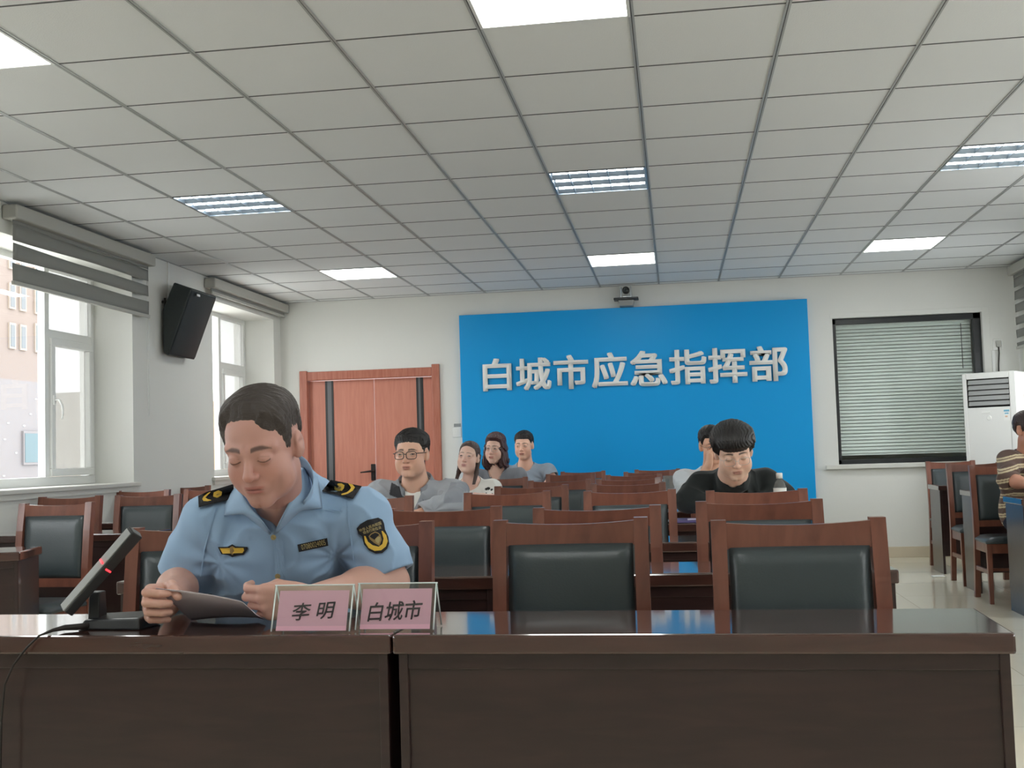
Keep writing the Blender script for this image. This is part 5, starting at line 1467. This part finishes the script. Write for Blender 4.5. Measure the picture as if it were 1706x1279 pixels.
ring_collar(J['root'], 'jacket_collar', mat('jacket_collar_grey', (140, 144, 150), .85, .2), J['N']+A3((0, .0, -.01)), (0, -.25, 1), (0, -1, 0), .092, .088, .072, .55, 30, .105, dip=.07)
hairdo(J, M['hairm'], front=.062, side=-.004, back=-.052, t=.010, top=.017, temple=.006, comb=(.6, .8, .2), sideT=.003, rough=.003)
glasses(J['root'], J['fr'], M['black'], w=.0265, h=.0185, r=.0021, z=-.003)
legs(J)

# --- woman in the white T-shirt, hair drawn back with strands in front
P = dict(skin=(236, 198, 180), w=.97, jaw=.96, cheek=1.0, browth=.0022, browz=.024, eyeh=.0036, lips=(196, 124, 120), browc=(84, 66, 60), nw=.85)
Hc = at(781, 762, 8.75)
J = sit(Hc, 1.03, 'woman in a white T-shirt with dark print, hair tied back', P, yaw=-8, pitch=-7, roll=6, fwd=.04, width=.165, h=.0045, build=.9,
        arms=(at(752, 838, 8.75), at(770, 850, 8.56), at(826, 836, 8.75), at(806, 850, 8.56)), pelvis=(Hc.x-.06, 8.86, .575))
skin_body(J)
def pt(V, t):
    for (x, y, r0) in ((793, 818, .012), (797, 817, .014), (803, 819, .010), (811, 818, .013), (815, 820, .012), (819, 822, .010), (793, 825, .005), (794, 829, .005), (813, 826, .005), (805, 826, .006)):
        c = at(x, y, 8.3); t[(np.hypot(V[:, 0]-c.x, (V[:, 2]-c.z)*1.2) < r0) & (V[:, 1] < J['C'][1])] = s2l((52, 50, 46))
    return t
garment(J, 'shirt', .008, (234, 233, 226), sleeve=.95, sr=(.062, .066), neck=.074, tintf=pt, ndrop=.01)
def strands(x, y, z, h):
    ax = np.abs(x)
    s = dcone(ax, y, z, A3((.074, -.022, .02)), A3((.070, -.012, -.11)), .014, .015)
    s = smin(s, dcone(ax, y, z, A3((.070, -.012, -.11)), A3((.072, .03, -.20)), .015, .010), .01)
    s = smin(s, dcone(x, y, z, A3((0, -.11, .0)), A3((0, -.12, -.14)), .03, .018), .02)
    s = s+.0022*np.sin(800*x+500*y+20*z)
    return smin(h, s, .008)
hairdo(J, M['hairbrown'], pad=(.16, .18, .26, .16), front=.080, side=-.012, back=-.07, t=.007, top=.006, temple=.006, comb=(1, .1, .1), extra=strands, rough=.0016)
legs(J)

# --- woman in the grey blazer, shoulder length auburn hair
P = dict(skin=(232, 192, 172), w=.96, jaw=.95, cheek=.98, browth=.0026, eyeh=.0034, lips=(190, 112, 106), nw=.85, nape=1)
Hc = at(825, 747, 9.88)
J = sit(Hc, 1.06, 'woman in a grey blazer with shoulder length auburn hair and thin glasses', P, yaw=-12, pitch=2, roll=3, fwd=.05, width=.175, h=.005, build=.95,
        arms=(at(800, 832, 9.88), at(815, 846, 9.66), at(862, 828, 9.88), at(846, 846, 9.66)), pelvis=(Hc.x+.02, 10.02, .575))
skin_body(J)
garment(J, 'blouse', .002, (206, 176, 160), sleeve=.4, sr=(.05, .05), neck=.066, vneck=(.5, .12))
garment(J, 'blazer', .014, (128, 130, 136), sleeve=1.92, sr=(.070, .058), neck=.070, vneck=(.42, .17), crease=(28, .005, 50, .0016))
ring_collar(J['root'], 'blazer_collar', mat('blazer_grey', (140, 142, 148), .85, .2), J['N']+A3((0, .0, -.015)), (0, -.3, 1), (0, -1, 0), .078, .075, .035, .75, 32, .085, dip=.07)
def bob(x, y, z, h):
    s = dell(x, y+.018, z+.012, (.098, .088, .128)); s = smin(s, dell(np.abs(x)-.07, y+.015, z+.10, (.045, .055, .08)), .03)
    s = s+.0045*np.sin(180*x+60*z+2*np.sin(40*z))+.002*np.sin(520*x+90*z)
    face = dell(x+.004, y-.085, z+.065, (.056, .080, .138)); s = np.maximum(s, -face)
    s = np.maximum(s, -(z+.165+.02*np.sin(70*x)))
    return smin(h, s, .006)
hairdo(J, M['hairauburn'], pad=(.17, .17, .23, .17), front=.066, side=-.03, back=-.09, t=.012, top=.012, comb=(1, .2, .3), extra=bob)
glasses(J['root'], J['fr'], M['steelrim'] if 'steelrim' in M else M['steel'], w=.026, h=.019, r=.0009, z=-.003)
legs(J)

# --- man in the grey blue T-shirt against the board
P = dict(skin=(230, 184, 160), w=1.02, jaw=1.06, cheek=1.02, browth=.0036, eyeh=.003, lips=(186, 116, 106), nw=1.0, ramp=.045)
Hc = at(873, 742, 10.9)
J = sit(Hc, 1.07, 'man in a grey blue T-shirt sitting against the blue board', P, yaw=-8, pitch=4, fwd=.03, width=.20, h=.005, build=1.05,
        arms=(at(835, 812, 10.92), at(856, 830, 10.72), at(922, 800, 10.94), at(905, 832, 10.72)), pelvis=(Hc.x+.01, 11.03, .575))
skin_body(J)
garment(J, 'shirt', .010, (148, 160, 172), sleeve=.72, sr=(.072, .072), neck=.072, crease=(28, .006, 50, .002))
hairdo(J, M['hairm'], front=.060, side=-.002, back=-.05, t=.010, top=.012, temple=.006, comb=(.7, .6, .2))
legs(J)

# --- man in black, head bent over the table
P = dict(skin=(230, 190, 168), w=1.06, jaw=1.14, cheek=1.12, eyes='closed', browth=.0036, lips=(186, 118, 108), nw=1.1, hairpad=.02)
Hc = at(1222, 752, 5.98)
J = sit(Hc, 1.08, 'man in a black long sleeved top bent over the table, with glasses', P, yaw=6, pitch=24, roll=-5, fwd=.20, width=.215, h=.004, build=1.15,
        arms=(at(1150, 855, 6.20), at(1196, 862, 6.08), at(1302, 838, 6.35), at(1252, 866, 6.12)), pelvis=(Hc.x-.02, 6.6, .575))
J['N'] = J['N']+A3((0, .03, .075)); J['C'] = A3((J['N'][0], 6.33, .89)); J['cz'] = .105; J['B'][1] = 6.50; 
J['SL'] = A3(at(1168, 812, 6.24)); J['SR'] = A3(at(1274, 806, 6.30))
skin_body(J)
garment(J, 'sweater', .014, (38, 42, 42), sleeve=1.94, sr=(.083, .068), neck=.066, crease=(28, .006, 50, .002), ndrop=.0)
def bangs(x, y, z, h):
    s = dell(x, y-.030, z-.070, (.078, .062, .052)); s = s+.0022*np.sin(420*x+60*z)+.0015*np.sin(910*x+30*z)
    s = np.maximum(s, -(z-.024-.004*np.sin(90*x)-.005*np.abs(np.sin(230*x))-.012*(np.abs(x)/.05)**2))
    return smin(h, s, .015)
hairdo(J, M['hairm'], pad=(.16, .17, .16, .18), front=.032, side=-.012, back=-.055, t=.018, top=.018, comb=(1, .3, .2), sideT=.010, extra=bangs, rough=.0022)
glasses(J['root'], J['fr'], M['steel'], w=.026, h=.017, r=.0009, z=-.006)
legs(J)

# --- man behind him, cheek on his hand
P = dict(skin=(228, 178, 150), w=1.0, jaw=1.0, cheek=1.0, browth=.0034, eyeh=.003, lips=(180, 112, 104))
Hc = at(1186, 741, 7.75)
J = sit(Hc, 1.0, 'man in a pale grey shirt, face on hand, behind the man in black', P, yaw=14, pitch=10, roll=-6, fwd=.10, width=.19, h=.0045, build=1.05,
        arms=(at(1140, 838, 7.72), at(1178, 772, 7.58), at(1248, 836, 7.8), at(1205, 850, 7.6)), pelvis=(Hc.x, 7.98, .575))
J['EL'] = A3(at(1146, 836, 7.62)); J['WL'] = A3(at(1180, 776, 7.56))
skin_body(J, hp={-1: dict(d=(.12, .02, 1), u=(-.2, .9, .1), n=(.3, .9, -.1), curl=((50, 80, 40), (54, 84, 40), (56, 84, 40), (60, 84, 40)))})
garment(J, 'shirt', .012, (214, 220, 224), sleeve=.95, sr=(.072, .064), neck=.070, crease=(28, .006, 50, .002), vneck=(.4, .08))
ring_collar(J['root'], 'shirt_collar', mat('pale_grey_cotton', (206, 212, 216), .85, .2), J['N']+A3((0, .0, -.01)), (0, -.25, 1), (0, -1, 0), .078, .074, .035, .45, 28, .055, dip=.04)
hairdo(J, M['hairm'], front=.060, side=-.002, back=-.05, t=.009, top=.010, temple=.008, comb=(.7, .6, .2))
glasses(J['root'], J['fr'], M['black'], w=.025, h=.016, r=.0011, z=-.003)
legs(J)

# --- person in the striped sweater at the right edge
P = dict(skin=(206, 150, 126), w=1.0, jaw=1.02, cheek=1.02, browth=.003, eyeh=.003, lips=(176, 108, 100), nw=.95)
Hc = at(1714, 716, 8.22)
J = sit(Hc, 1.0, 'person in a brown and cream striped sweater at the right edge', P, yaw=28, pitch=2, roll=0, fwd=.08, width=.19, h=.0045, build=1.05,
        arms=(at(1681, 817, 8.1), at(1722, 814, 7.92), at(1790, 815, 8.2), at(1742, 816, 7.95)), pelvis=(Hc.x+.02, 8.40, .575))
J['SL'] = A3(at(1682, 768, 8.25))
skin_body(J, hp={-1: dict(u=(0, -.2, 1), n=(0, 1, 0)), 1: dict(u=(0, -.2, 1), n=(0, 1, 0))})
def stripes(V, t):
    z = V[:, 2]+.10*np.abs(V[:, 0]-J['N'][0])*0
    ph = (z-.76+.25*np.clip(J['SL'][0]+.02-V[:, 0], 0, .2))/.066
    f = ph-np.floor(ph)
    br, cr = s2l((98, 78, 70)), s2l((206, 190, 156))
    hi = z > 1.04
    t[:] = np.where(((f < .58) | hi)[:, None], br, cr)
    t[(np.abs(f-.80) < .05) & ~hi] = s2l((120, 98, 84)); return t
garment(J, 'sweater', .016, (98, 78, 70), sleeve=1.30, sr=(.074, .064), neck=.070, crease=(26, .007, 46, .002), tintf=stripes)
hairdo(J, mat('reddish_dark_hair', (58, 44, 42), .42, .45), front=.060, side=-.02, back=-.06, t=.012, top=.010, comb=(.7, .6, .2))
legs(J)
